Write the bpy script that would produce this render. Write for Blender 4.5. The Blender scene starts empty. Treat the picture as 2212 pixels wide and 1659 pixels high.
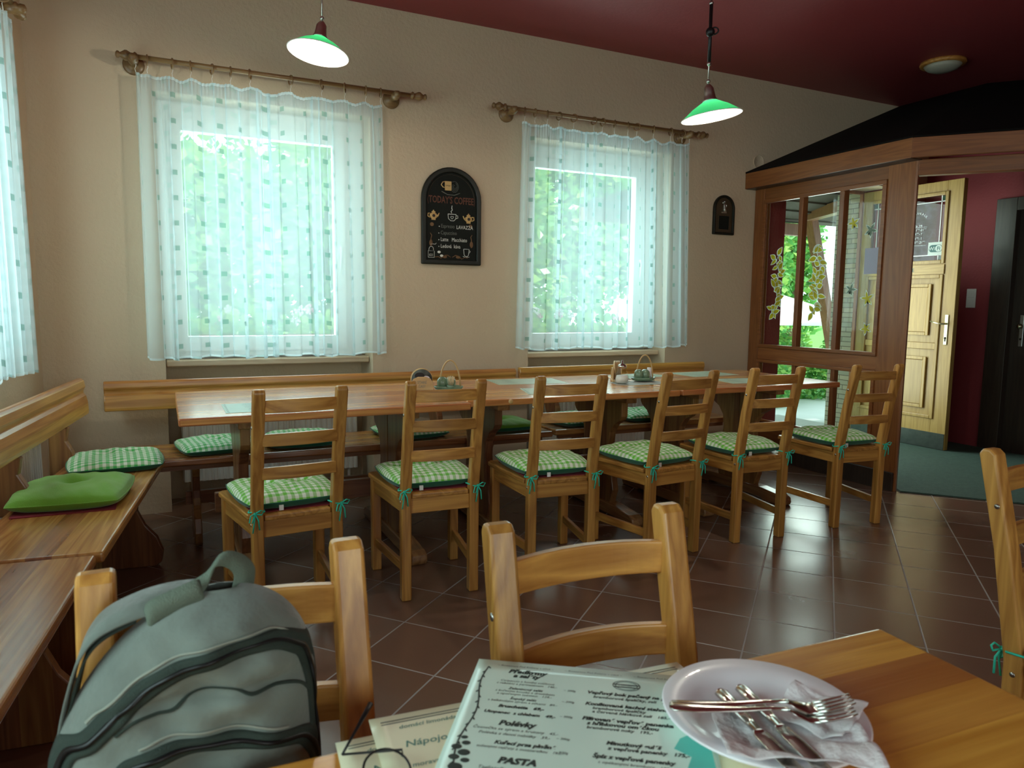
import bpy, bmesh, math, random
from mathutils import Vector, Matrix, Euler
R = math.radians
SC = bpy.context.scene
COL = SC.collection
random.seed(7)

# ------------------------------------------------------------------ camera
cam_d = bpy.data.cameras.new('camera')
cam = bpy.data.objects.new('camera', cam_d); COL.objects.link(cam)
cam_d.sensor_width = 36.0
cam_d.lens = 25.207
cam_d.clip_start = 0.05; cam_d.clip_end = 200
r_ = Vector((0.90113129, -0.43341041, 0.0108546))
u_ = Vector((0.03845977, 0.10485211, 0.99374387))
f_ = Vector((0.43183706, 0.89507623, -0.11115439))
cam.matrix_world = Matrix(((r_.x, u_.x, -f_.x, 0), (r_.y, u_.y, -f_.y, 0), (r_.z, u_.z, -f_.z, 1.25), (0, 0, 0, 1)))
cam_d.dof.use_dof = True
cam_d.dof.focus_distance = 3.4
cam_d.dof.aperture_fstop = 9.0
SC.camera = cam

# ------------------------------------------------------------------ world, light, exposure
W = bpy.data.worlds.new('world'); SC.world = W; W.use_nodes = True
bg = W.node_tree.nodes['Background']
bg.inputs[0].default_value = (0.72, 0.98, 1.0, 1)
bg.inputs[1].default_value = 1.7
SC.view_settings.view_transform = 'Standard'
SC.view_settings.look = 'None'
SC.view_settings.exposure = 0.66
SC.view_settings.gamma = 1.0
SC.view_settings.use_curve_mapping = False
SC.cycles.max_bounces = 10; SC.cycles.diffuse_bounces = 5; SC.cycles.transparent_max_bounces = 24
SC.cycles.sample_clamp_indirect = 4.0
SC.cycles.use_denoising = True
SC.cycles.caustics_reflective = False; SC.cycles.caustics_refractive = False

def lamp(name, kind, loc, rot, energy, color, size=None, size_y=None):
    d = bpy.data.lights.new(name, kind); d.energy = energy; d.color = color
    if kind == 'AREA':
        d.shape = 'RECTANGLE'; d.size = size; d.size_y = size_y or size
    o = bpy.data.objects.new(name, d); o.location = loc; o.rotation_euler = rot; COL.objects.link(o)
    o['kind'] = 'helper'
    return o
sun = lamp('sun', 'SUN', (0, 0, 12), (R(38), 0, R(-20)), 3.6, (1.0, 0.96, 0.86)); sun.data.angle = R(2)
# area lamps: daylight at the seen windows and door, added fill at unseen openings
lamp('window_daylight', 'AREA', (0.60, 4.93, 1.62), (R(-90), 0, 0), 11, (0.80, 0.97, 1.0), 1.0, 1.3)
lamp('window_daylight', 'AREA', (2.96, 4.93, 1.62), (R(-90), 0, 0), 11, (0.80, 0.97, 1.0), 1.0, 1.3)
lamp('window_daylight', 'AREA', (-0.98, 3.2, 1.62), (R(90), 0, R(-96)), 12, (0.80, 0.97, 1.0), 1.1, 1.3)
lamp('window_daylight', 'AREA', (-1.36, 0.35, 1.62), (R(90), 0, R(-96)), 14, (0.80, 0.97, 1.0), 1.5, 1.3)  # added fill from the near left, at a window out of view
lamp('window_daylight', 'AREA', (0.9, -3.4, 1.75), (R(90), 0, 0), 17, (1.0, 0.97, 0.92), 2.6, 1.4)  # added fill lamp behind the camera, no window seen there
lamp('window_daylight', 'AREA', (5.3, 4.8, 1.3), (R(-90), 0, 0), 24, (0.86, 1.0, 0.95), 1.0, 2.0)

# ------------------------------------------------------------------ tagging helpers
def tag(o, label=None, cat=None, group=None, kind=None):
    if label: o['label'] = label
    if cat: o['category'] = cat
    if group: o['group'] = group
    if kind: o['kind'] = kind
    return o
def empty(name, loc=(0, 0, 0), rz=0.0, label=None, cat=None, group=None, kind=None):
    o = bpy.data.objects.new(name, None); COL.objects.link(o)
    o.location = loc; o.rotation_euler = (0, 0, rz); o.empty_display_size = 0.05
    return tag(o, label, cat, group, kind)
KIDS = {}
def copy_tree(o, parent=None):
    c = o.copy(); COL.objects.link(c)
    if parent is not None:
        c.parent = parent; KIDS.setdefault(parent.name, []).append(c)
    for ch in KIDS.get(o.name, []):
        copy_tree(ch, c)
    return c

# ------------------------------------------------------------------ mesh builder
class MB:
    def __init__(s): s.v = []; s.f = []; s.m = []; s.sm = []; s.uv = None
    def add(s, vs, fs, mi=0, smooth=False, M=None):
        n = len(s.v)
        if M is not None: vs = [M @ Vector(p) for p in vs]
        s.v += [tuple(p) for p in vs]
        for f in fs: s.f.append([n + i for i in f]); s.m.append(mi); s.sm.append(smooth)
        return s
    def box(s, a, b, mi=0, M=None):
        (x0, y0, z0), (x1, y1, z1) = a, b
        vs = [(x0,y0,z0),(x1,y0,z0),(x1,y1,z0),(x0,y1,z0),(x0,y0,z1),(x1,y0,z1),(x1,y1,z1),(x0,y1,z1)]
        return s.add(vs, [(0,3,2,1),(4,5,6,7),(0,1,5,4),(1,2,6,5),(2,3,7,6),(3,0,4,7)], mi, False, M)
    def bar(s, p, q, w, h, mi=0, up=(0, 0, 1)):
        p, q = Vector(p), Vector(q); d = (q - p).normalized(); up = Vector(up)
        a = d.cross(up).normalized(); b = a.cross(d).normalized()
        vs = []
        for c in (p, q):
            for i, j in ((-1,-1),(1,-1),(1,1),(-1,1)): vs.append(c + a*(w/2*i) + b*(h/2*j))
        return s.add(vs, [(0,1,2,3),(7,6,5,4),(0,4,5,1),(1,5,6,2),(2,6,7,3),(3,7,4,0)], mi)
    def prism(s, poly, axis, a, b, mi=0, smooth=False, M=None):
        # poly in the two other axes, extruded from a to b along axis
        def P(t, q):
            if axis == 'x': return (t, q[0], q[1])
            if axis == 'y': return (q[0], t, q[1])
            return (q[0], q[1], t)
        n = len(poly); vs = [P(a, q) for q in poly] + [P(b, q) for q in poly]
        fs = [list(range(n))[::-1], list(range(n, 2*n))] + [(i, (i+1) % n, n+(i+1) % n, n+i) for i in range(n)]
        area = sum(poly[i][0]*poly[(i+1)%n][1]-poly[(i+1)%n][0]*poly[i][1] for i in range(n))
        flip = (area < 0) != (axis == 'y')
        if (b < a): flip = not flip
        if flip: fs = [list(f)[::-1] for f in fs]
        k = len(s.f); s.add(vs, fs, mi, smooth, M)
        return s
    def tube(s, pts, r, n=8, mi=0, close=False, caps=True, flat=1.0, M=None):
        pts = [Vector(p) for p in pts]; N = len(pts); rings = []
        rr = r if isinstance(r, (list, tuple)) else [r]*N
        ref = None
        for i, p in enumerate(pts):
            if close: d = pts[(i+1) % N] - pts[i-1]
            else: d = pts[min(i+1, N-1)] - pts[max(i-1, 0)]
            d = d.normalized() if d.length > 1e-9 else Vector((0,0,1))
            if ref is None: ref = Vector((0,0,1)) if abs(d.z) < .9 else Vector((1,0,0))
            a = d.cross(ref)
            a = a.normalized() if a.length > 1e-6 else Vector((1,0,0))
            b = a.cross(d).normalized(); ref = b
            rings.append([p + a*(rr[i]*math.cos(t)) + b*(rr[i]*flat*math.sin(t)) for t in [2*math.pi*k/n for k in range(n)]])
        vs = [q for g in rings for q in g]; fs = []
        for i in range(N if close else N-1):
            j = (i+1) % N
            for k in range(n): fs.append((i*n+k, i*n+(k+1) % n, j*n+(k+1) % n, j*n+k))
        if caps and not close: fs += [list(range(n))[::-1], [(N-1)*n+k for k in range(n)]]
        return s.add(vs, fs, mi, True, M)
    def lathe(s, prof, n=24, mi=0, M=None, cap=True):
        vs = [(r*math.cos(2*math.pi*k/n), r*math.sin(2*math.pi*k/n), z) for r, z in prof for k in range(n)]
        fs = []
        for i in range(len(prof)-1):
            for k in range(n): fs.append((i*n+k, i*n+(k+1) % n, (i+1)*n+(k+1) % n, (i+1)*n+k))
        if cap:
            if prof[0][0] > 1e-6: fs.append(list(range(n))[::-1])
            if prof[-1][0] > 1e-6: fs.append([(len(prof)-1)*n+k for k in range(n)])
        return s.add(vs, fs, mi, True, M)
    def ball(s, c, r, n=12, mi=0, sc=(1,1,1)):
        prof = [(max(1e-4, r*math.sin(math.pi*i/n)), -r*math.cos(math.pi*i/n)) for i in range(n+1)]
        return s.lathe(prof, 2*n, mi, Matrix.Translation(c) @ Matrix.Diagonal((*sc, 1)))
    def grid(s, nu, nv, fn, mi=0, uv=None, wrap=False, smooth=True):
        n0 = len(s.v)
        vs = [fn(i/(nu-1) if not wrap else i/nu, j/(nv-1)) for j in range(nv) for i in range(nu)]
        fs = []
        for j in range(nv-1):
            for i in range(nu if wrap else nu-1):
                fs.append((j*nu+i, j*nu+(i+1) % nu, (j+1)*nu+(i+1) % nu, (j+1)*nu+i))
        return s.add(vs, fs, mi, smooth)
    def build(s, name, mats, parent=None, bevel=0.0, seg=2, sharp=None, solid=None, subsurf=0, uvs=None):
        me = bpy.data.meshes.new(name); me.from_pydata(s.v, [], s.f)
        if not isinstance(mats, (list, tuple)): mats = [mats]
        for m in mats: me.materials.append(m)
        me.polygons.foreach_set('material_index', s.m)
        me.polygons.foreach_set('use_smooth', s.sm)
        if sharp: me.set_sharp_from_angle(angle=R(sharp))
        if uvs is not None:
            L = me.uv_layers.new(name='uv')
            for lp in me.loops: L.data[lp.index].uv = uvs[lp.vertex_index]
        me.update()
        o = bpy.data.objects.new(name, me); COL.objects.link(o)
        if solid:
            q = o.modifiers.new('solid', 'SOLIDIFY'); q.thickness = solid; q.offset = 0
        if bevel:
            q = o.modifiers.new('bevel', 'BEVEL'); q.width = bevel; q.segments = seg; q.limit_method = 'ANGLE'; q.angle_limit = R(40)
        if subsurf:
            q = o.modifiers.new('sub', 'SUBSURF'); q.levels = subsurf; q.render_levels = subsurf
        if parent is not None:
            o.parent = parent; KIDS.setdefault(parent.name, []).append(o)
        return o
_tc = {}
def text_geo(body, size, align='LEFT', shear=0.0, bold=0.0):
    key = (body, size, align, shear, bold)
    if key in _tc: return _tc[key]
    c = bpy.data.curves.new('txt', 'FONT'); c.body = body; c.size = size; c.align_x = align; c.shear = shear; c.offset = bold*size
    c.resolution_u = 2
    o = bpy.data.objects.new('txt', c); COL.objects.link(o)
    me = bpy.data.meshes.new_from_object(o)
    vs = [v.co.copy() for v in me.vertices]; fs = [tuple(p.vertices) for p in me.polygons]
    bpy.data.objects.remove(o); bpy.data.curves.remove(c); bpy.data.meshes.remove(me)
    _tc[key] = (vs, fs); return _tc[key]
def put_text(mb, body, size, M, align='LEFT', shear=0.0, bold=0.0, mi=0):
    vs, fs = text_geo(body, size, align, shear, bold); mb.add(vs, fs, mi, False, M)

# ------------------------------------------------------------------ materials
MATS = {}
def newmat(name):
    m = bpy.data.materials.new(name); m.use_nodes = True; nt = m.node_tree
    b = nt.nodes['Principled BSDF']; MATS[name] = m
    return m, nt, b
def N(nt, t, **kw):
    n = nt.nodes.new(t)
    for k, v in kw.items(): setattr(n, k, v)
    return n
def plain(name, col, rough=0.6, metal=0.0, noise=0.0, nscale=8.0, bump=0.0, bscale=60.0, spec=0.5, coat=0.0, sheen=0.0):
    m, nt, b = newmat(name)
    b.inputs['Base Color'].default_value = (*col, 1); b.inputs['Roughness'].default_value = rough
    b.inputs['Metallic'].default_value = metal; b.inputs['Specular IOR Level'].default_value = spec
    b.inputs['Coat Weight'].default_value = coat; b.inputs['Sheen Weight'].default_value = sheen
    tc = N(nt, 'ShaderNodeTexCoord')
    if noise:
        nz = N(nt, 'ShaderNodeTexNoise'); nz.inputs['Scale'].default_value = nscale; nz.inputs['Detail'].default_value = 5
        nt.links.new(tc.outputs['Object'], nz.inputs['Vector'])
        mx = N(nt, 'ShaderNodeMix', data_type='RGBA')
        mx.inputs[6].default_value = (*[c*(1-noise) for c in col], 1); mx.inputs[7].default_value = (*[min(1, c*(1+noise)) for c in col], 1)
        nt.links.new(nz.outputs['Fac'], mx.inputs[0]); nt.links.new(mx.outputs[2], b.inputs['Base Color'])
    if bump:
        n2 = N(nt, 'ShaderNodeTexNoise'); n2.inputs['Scale'].default_value = bscale; n2.inputs['Detail'].default_value = 4
        nt.links.new(tc.outputs['Object'], n2.inputs['Vector'])
        bp = N(nt, 'ShaderNodeBump'); bp.inputs['Strength'].default_value = bump; bp.inputs['Distance'].default_value = 0.01
        nt.links.new(n2.outputs['Fac'], bp.inputs['Height']); nt.links.new(bp.outputs['Normal'], b.inputs['Normal'])
    return m
def wood(name, c0, c1, axis='x', rough=0.35, strip=0.0, scale=1.0, coat=0.15, stripvar=0.35, cs=None):
    """grain runs along axis; strip = width of the glued laminations (0 = one board)"""
    m, nt, b = newmat(name); L = nt.links.new
    tc = N(nt, 'ShaderNodeTexCoord'); oi = N(nt, 'ShaderNodeObjectInfo')
    sp = N(nt, 'ShaderNodeVectorMath', operation='SCALE'); L(oi.outputs['Random'], sp.inputs['Scale']); sp.inputs[0].default_value = (3.1, 5.7, 4.3)
    ad = N(nt, 'ShaderNodeVectorMath', operation='ADD'); L(tc.outputs['Object'], ad.inputs[0]); L(sp.outputs[0], ad.inputs[1])
    vec = ad.outputs[0]
    ax = 'xyz'.index(axis)
    fac_strip = None
    if strip:
        xyz = N(nt, 'ShaderNodeSeparateXYZ'); L(tc.outputs['Object'], xyz.inputs[0])
        other = {'x': 1, 'y': 0, 'z': 0}[axis] if cs is None else 'xyz'.index(cs)
        dv = N(nt, 'ShaderNodeMath', operation='DIVIDE'); L(xyz.outputs[other], dv.inputs[0]); dv.inputs[1].default_value = strip
        fl = N(nt, 'ShaderNodeMath', operation='FLOOR'); L(dv.outputs[0], fl.inputs[0])
        a2 = N(nt, 'ShaderNodeMath', operation='MULTIPLY_ADD'); L(oi.outputs['Random'], a2.inputs[0]); a2.inputs[1].default_value = 37.0; L(fl.outputs[0], a2.inputs[2])
        wn = N(nt, 'ShaderNodeTexWhiteNoise', noise_dimensions='1D'); L(a2.outputs[0], wn.inputs['W'])
        fac_strip = wn.outputs['Value']
        s2 = N(nt, 'ShaderNodeVectorMath', operation='SCALE'); s2.inputs[0].default_value = (1.7, 2.9, 2.3); L(wn.outputs['Value'], s2.inputs['Scale'])
        a3 = N(nt, 'ShaderNodeVectorMath', operation='ADD'); L(vec, a3.inputs[0]); L(s2.outputs[0], a3.inputs[1]); vec = a3.outputs[0]
    mp = N(nt, 'ShaderNodeMapping'); sc = [13.0*scale]*3; sc[ax] = 0.9*scale; mp.inputs['Scale'].default_value = sc; L(vec, mp.inputs['Vector'])
    n1 = N(nt, 'ShaderNodeTexNoise'); n1.inputs['Scale'].default_value = 1.0; n1.inputs['Detail'].default_value = 2; n1.inputs['Distortion'].default_value = 0.6
    L(mp.outputs[0], n1.inputs['Vector'])
    ml = N(nt, 'ShaderNodeMath', operation='MULTIPLY'); L(n1.outputs['Fac'], ml.inputs[0]); ml.inputs[1].default_value = 11.0
    fr = N(nt, 'ShaderNodeMath', operation='PINGPONG'); L(ml.outputs[0], fr.inputs[0]); fr.inputs[1].default_value = 1.0
    mp2 = N(nt, 'ShaderNodeMapping'); sc = [160.0*scale]*3; sc[ax] = 5.0*scale; mp2.inputs['Scale'].default_value = sc; L(vec, mp2.inputs['Vector'])
    n2 = N(nt, 'ShaderNodeTexNoise'); n2.inputs['Scale'].default_value = 1.0; n2.inputs['Detail'].default_value = 3; L(mp2.outputs[0], n2.inputs['Vector'])
    mixf = N(nt, 'ShaderNodeMath', operation='MULTIPLY_ADD'); L(fr.outputs[0], mixf.inputs[0]); mixf.inputs[1].default_value = 0.55
    m3 = N(nt, 'ShaderNodeMath', operation='MULTIPLY'); L(n2.outputs['Fac'], m3.inputs[0]); m3.inputs[1].default_value = 0.5; L(m3.outputs[0], mixf.inputs[2])
    cr = N(nt, 'ShaderNodeValToRGB'); cr.color_ramp.elements[0].position = 0.12; cr.color_ramp.elements[1].position = 0.85
    cr.color_ramp.elements[0].color = (*c1, 1); cr.color_ramp.elements[1].color = (*c0, 1)
    L(mixf.outputs[0], cr.inputs['Fac']); col = cr.outputs['Color']
    if strip:
        hv = N(nt, 'ShaderNodeHueSaturation'); L(col, hv.inputs['Color'])
        v1 = N(nt, 'ShaderNodeMapRange'); L(fac_strip, v1.inputs['Value']); v1.inputs['To Min'].default_value = 1-stripvar; v1.inputs['To Max'].default_value = 1+stripvar
        L(v1.outputs[0], hv.inputs['Value'])
        v2 = N(nt, 'ShaderNodeMapRange'); L(fac_strip, v2.inputs['Value']); v2.inputs['To Min'].default_value = 0.487; v2.inputs['To Max'].default_value = 0.515
        L(v2.outputs[0], hv.inputs['Hue']); col = hv.outputs['Color']
    else:
        hv = N(nt, 'ShaderNodeHueSaturation'); L(col, hv.inputs['Color'])
        v1 = N(nt, 'ShaderNodeMapRange'); L(oi.outputs['Random'], v1.inputs['Value']); v1.inputs['To Min'].default_value = 0.82; v1.inputs['To Max'].default_value = 1.18
        L(v1.outputs[0], hv.inputs['Value']); col = hv.outputs['Color']
    L(col, b.inputs['Base Color'])
    b.inputs['Roughness'].default_value = rough; b.inputs['Coat Weight'].default_value = coat; b.inputs['Coat Roughness'].default_value = 0.2
    bp = N(nt, 'ShaderNodeBump'); bp.inputs['Strength'].default_value = 0.12; bp.inputs['Distance'].default_value = 0.003
    L(n2.outputs['Fac'], bp.inputs['Height']); L(bp.outputs['Normal'], b.inputs['Normal'])
    return m
PIN0, PIN1 = (0.60, 0.300, 0.070), (0.33, 0.130, 0.026)
for a in 'xyz':
    wood('pine_'+a, PIN0, PIN1, a)
TB0, TB1 = (0.70, 0.30, 0.10), (0.46, 0.15, 0.045)
wood('table_top', TB0, TB1, 'x', rough=0.22, strip=0.062, coat=0.4, stripvar=0.22)
wood('table_near', (0.62, 0.27, 0.055), (0.43, 0.14, 0.022), 'x', rough=0.28, strip=0.075, coat=0.25, stripvar=0.3)
wood('bench_wood', (0.50, 0.22, 0.07), (0.27, 0.09, 0.026), 'x', rough=0.22, strip=0.07, coat=0.4, stripvar=0.3)
wood('bench_back', (0.60, 0.30, 0.08), (0.38, 0.155, 0.036), 'x', rough=0.3, strip=0.06, coat=0.3, stripvar=0.16, cs='z')
wood('trestle', (0.30, 0.135, 0.05), (0.16, 0.06, 0.022), 'z', rough=0.35, strip=0.085, stripvar=0.25, cs='y')
wood('trestle_foot', (0.40, 0.20, 0.08), (0.22, 0.10, 0.04), 'y', rough=0.25)
wood('trestle_x', (0.34, 0.14, 0.06), (0.20, 0.07, 0.03), 'x', rough=0.35)
for a in 'xyz':
    wood('booth_'+a, (0.27, 0.098, 0.026), (0.175, 0.056, 0.014), a, rough=0.4, scale=1.2)
wood('rod_wood', (0.25, 0.15, 0.06), (0.16, 0.085, 0.032), 'x', rough=0.4)
wood('oak_z', (0.46, 0.31, 0.09), (0.34, 0.21, 0.052), 'z', rough=0.4, scale=1.3)
wood('oak_y', (0.46, 0.31, 0.09), (0.34, 0.21, 0.052), 'y', rough=0.4, scale=1.3)
wood('sill_wood', (0.66, 0.52, 0.36), (0.54, 0.40, 0.26), 'x', rough=0.4)
wood('dark_wood', (0.045, 0.028, 0.018), (0.025, 0.014, 0.009), 'z', rough=0.45)
wood('holder_wood', (0.70, 0.47, 0.22), (0.55, 0.33, 0.13), 'x', rough=0.5)
wood('porch_wood', (0.40, 0.16, 0.07), (0.26, 0.09, 0.035), 'z', rough=0.5)
plain('plaster', (0.60, 0.485, 0.34), 0.85, noise=0.05, nscale=2.5, bump=0.35, bscale=55)
plain('burgundy_wall', (0.28, 0.038, 0.045), 0.7, noise=0.08, nscale=3, bump=0.3, bscale=50)
plain('burgundy_ceiling', (0.27, 0.040, 0.046), 0.5, noise=0.06, nscale=2, bump=0.12, bscale=40)
plain('white_paint', (0.78, 0.80, 0.78), 0.4)
plain('radiator_white', (0.72, 0.72, 0.68), 0.35)
plain('black_board', (0.005, 0.007, 0.005), 0.7, noise=0.3, nscale=30, spec=.25)
plain('black_frame', (0.006, 0.008, 0.005), 0.42, bump=0.2, bscale=30, spec=.35)
plain('roof_black', (0.006, 0.005, 0.005), 0.9, spec=0.15)
plain('black_metal', (0.01, 0.01, 0.011), 0.4, metal=0.3)
plain('steel', (0.62, 0.60, 0.56), 0.16, metal=1.0)
plain('brass', (0.62, 0.60, 0.40), 0.25, metal=1.0)
plain('chrome_dim', (0.5, 0.5, 0.47), 0.3, metal=1.0)
def translucent(name, col, amt, rough=.3):
    m, nt, b = newmat(name); out = nt.nodes['Material Output']
    b.inputs['Base Color'].default_value = (*col, 1); b.inputs['Roughness'].default_value = rough
    t = N(nt, 'ShaderNodeBsdfTranslucent'); t.inputs[0].default_value = (*col, 1)
    x = N(nt, 'ShaderNodeMixShader'); x.inputs[0].default_value = amt
    nt.links.new(b.outputs[0], x.inputs[1]); nt.links.new(t.outputs[0], x.inputs[2]); nt.links.new(x.outputs[0], out.inputs[0]); return m
translucent('shade_green', (0.06, 0.62, 0.25), .55)
plain('porcelain', (0.92, 0.90, 0.95), 0.30, coat=0.25)
plain('napkin', (0.82, 0.78, 0.80), 0.9, noise=0.04, nscale=30, bump=0.6, bscale=60)
plain('ceramic_green', (0.17, 0.27, 0.17), 0.2, noise=0.25, nscale=60, coat=0.6)
plain('rattan', (0.55, 0.36, 0.16), 0.5)
plain('toothpick', (0.75, 0.60, 0.36), 0.7)
plain('sugar', (0.85, 0.84, 0.80), 0.8)
plain('card', (0.42, 0.44, 0.40), 0.6, noise=0.3, nscale=20)
plain('card_dark', (0.05, 0.06, 0.05), 0.5)
plain('paper_green', (0.72, 0.90, 0.80), 0.35, noise=0.02, nscale=4, coat=0.35)
plain('paper_cream', (0.86, 0.80, 0.56), 0.35, noise=0.03, nscale=4, coat=0.35)
plain('paper_pale', (0.46, 0.56, 0.42), 0.5, noise=0.05, nscale=8, coat=0.05)
plain('paper_mint', (0.42, 0.60, 0.52), 0.5, noise=0.05, nscale=8, coat=0.05)
plain('teal_print', (0.12, 0.55, 0.47), 0.4)
plain('ink', (0.02, 0.035, 0.03), 0.6)
plain('ink_grey', (0.14, 0.20, 0.17), 0.6)
plain('ink_green', (0.10, 0.24, 0.19), 0.6)
plain('chalk_white', (0.75, 0.78, 0.72), 0.9)
plain('chalk_grey', (0.16, 0.17, 0.15), 0.9)
plain('paint_brown', (0.115, 0.040, 0.020), 0.7)
plain('paint_tan', (0.55, 0.36, 0.14), 0.6, noise=0.15, nscale=40)
plain('paint_ochre', (0.16, 0.085, 0.035), 0.7)
plain('bronze', (0.10, 0.075, 0.045), 0.45, metal=0.6)
plain('cushion_green', (0.14, 0.36, 0.018), 0.85, noise=0.08, nscale=14, bump=0.25, bscale=300, sheen=0.3)
plain('cushion_dark', (0.004, 0.12, 0.055), 0.85, sheen=0.2)
plain('tie_cyan', (0.03, 0.60, 0.42), 0.6)
plain('care_tag', (0.85, 0.87, 0.85), 0.7)
plain('felt_red', (0.24, 0.022, 0.035), 0.95, bump=0.2, bscale=400)
plain('canvas', (0.175, 0.21, 0.185), 0.92, noise=0.35, nscale=13, bump=0.55, bscale=26, sheen=0.3)
plain('canvas_dark', (0.028, 0.045, 0.035), 0.85, bump=0.4, bscale=700)
plain('webbing', (0.14, 0.18, 0.135), 0.85, bump=0.4, bscale=600)
plain('stitch', (0.30, 0.33, 0.28), 0.9)
plain('lead', (0.75, 0.78, 0.78), 0.4)
plain('glass_green_dark', (0.005, 0.05, 0.03), 0.1)
translucent('leaf_olive', (0.78, 0.72, 0.05), .6)
translucent('leaf_grey', (0.24, 0.34, 0.24), .5)
translucent('sticker_white', (0.85, 0.95, 0.90), .5)
plain('notice_grey', (0.42, 0.46, 0.58), 0.7)
plain('wifi_dark', (0.01, 0.10, 0.09), 0.5)
plain('carpet', (0.055, 0.105, 0.082), 0.97, noise=0.35, nscale=45, bump=0.8, bscale=260)
plain('kick_plate', (0.10, 0.12, 0.11), 0.3, metal=0.7, noise=0.3, nscale=25)
plain('terracotta', (0.30, 0.12, 0.06), 0.8)
translucent('leaf', (0.16, 0.42, 0.12), .45)
translucent('leaf_light', (0.38, 0.60, 0.16), .45)
plain('bark', (0.12, 0.08, 0.05), 0.9, bump=0.6, bscale=12)
plain('petal_pink', (0.75, 0.25, 0.38), 0.7)
plain('petal_white', (0.85, 0.75, 0.80), 0.7)
plain('terrace', (0.62, 0.62, 0.60), 0.9, noise=0.1, nscale=3, bump=0.3, bscale=20)
plain('meadow', (0.12, 0.30, 0.05), 0.95, noise=0.4, nscale=4, bump=0.5, bscale=30)
plain('parasol_cloth', (0.88, 0.88, 0.88), 0.8)
plain('render_white', (0.85, 0.85, 0.84), 0.9, bump=0.2, bscale=30)
plain('plank_grey', (0.085, 0.062, 0.048), 0.8, noise=0.3, nscale=6)
plain('opal', (0.42, 0.42, 0.34), 0.3)
plain('mocha', (0.02, 0.012, 0.010), 0.6)

def emit(name, col, st):
    m, nt, b = newmat(name)
    b.inputs['Base Color'].default_value = (*col, 1)
    b.inputs['Emission Color'].default_value = (*col, 1); b.inputs['Emission Strength'].default_value = st
    return m
emit('bulb', (1.0, 0.95, 0.84), 40)
plain('enamel_white', (0.88, 0.88, 0.84), 0.35)
translucent('opal_lining', (0.88, 0.90, 0.86), .5)

def glass_mat(name, tint=(1, 1, 1), refl=0.12):
    m, nt, b = newmat(name); nt.nodes.remove(b); out = nt.nodes['Material Output']
    t = N(nt, 'ShaderNodeBsdfTransparent'); t.inputs[0].default_value = (*tint, 1)
    g = N(nt, 'ShaderNodeBsdfGlossy'); g.inputs['Roughness'].default_value = 0.02
    fz = N(nt, 'ShaderNodeFresnel'); fz.inputs[0].default_value = 1.45
    gm = N(nt, 'ShaderNodeNewGeometry'); iv = N(nt, 'ShaderNodeMath', operation='SUBTRACT'); iv.inputs[0].default_value = 1.0; nt.links.new(gm.outputs['Backfacing'], iv.inputs[1])
    ml = N(nt, 'ShaderNodeMath', operation='MULTIPLY'); nt.links.new(fz.outputs[0], ml.inputs[0]); nt.links.new(iv.outputs[0], ml.inputs[1])
    mx = N(nt, 'ShaderNodeMixShader'); nt.links.new(ml.outputs[0], mx.inputs[0])
    nt.links.new(t.outputs[0], mx.inputs[1]); nt.links.new(g.outputs[0], mx.inputs[2]); nt.links.new(mx.outputs[0], out.inputs[0])
    return m
glass_mat('glass', (0.96, 1.0, 0.98)); glass_mat('clear_glass', (0.93, 0.95, 0.94)); glass_mat('film', (0.98, 0.99, 0.99))

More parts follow.
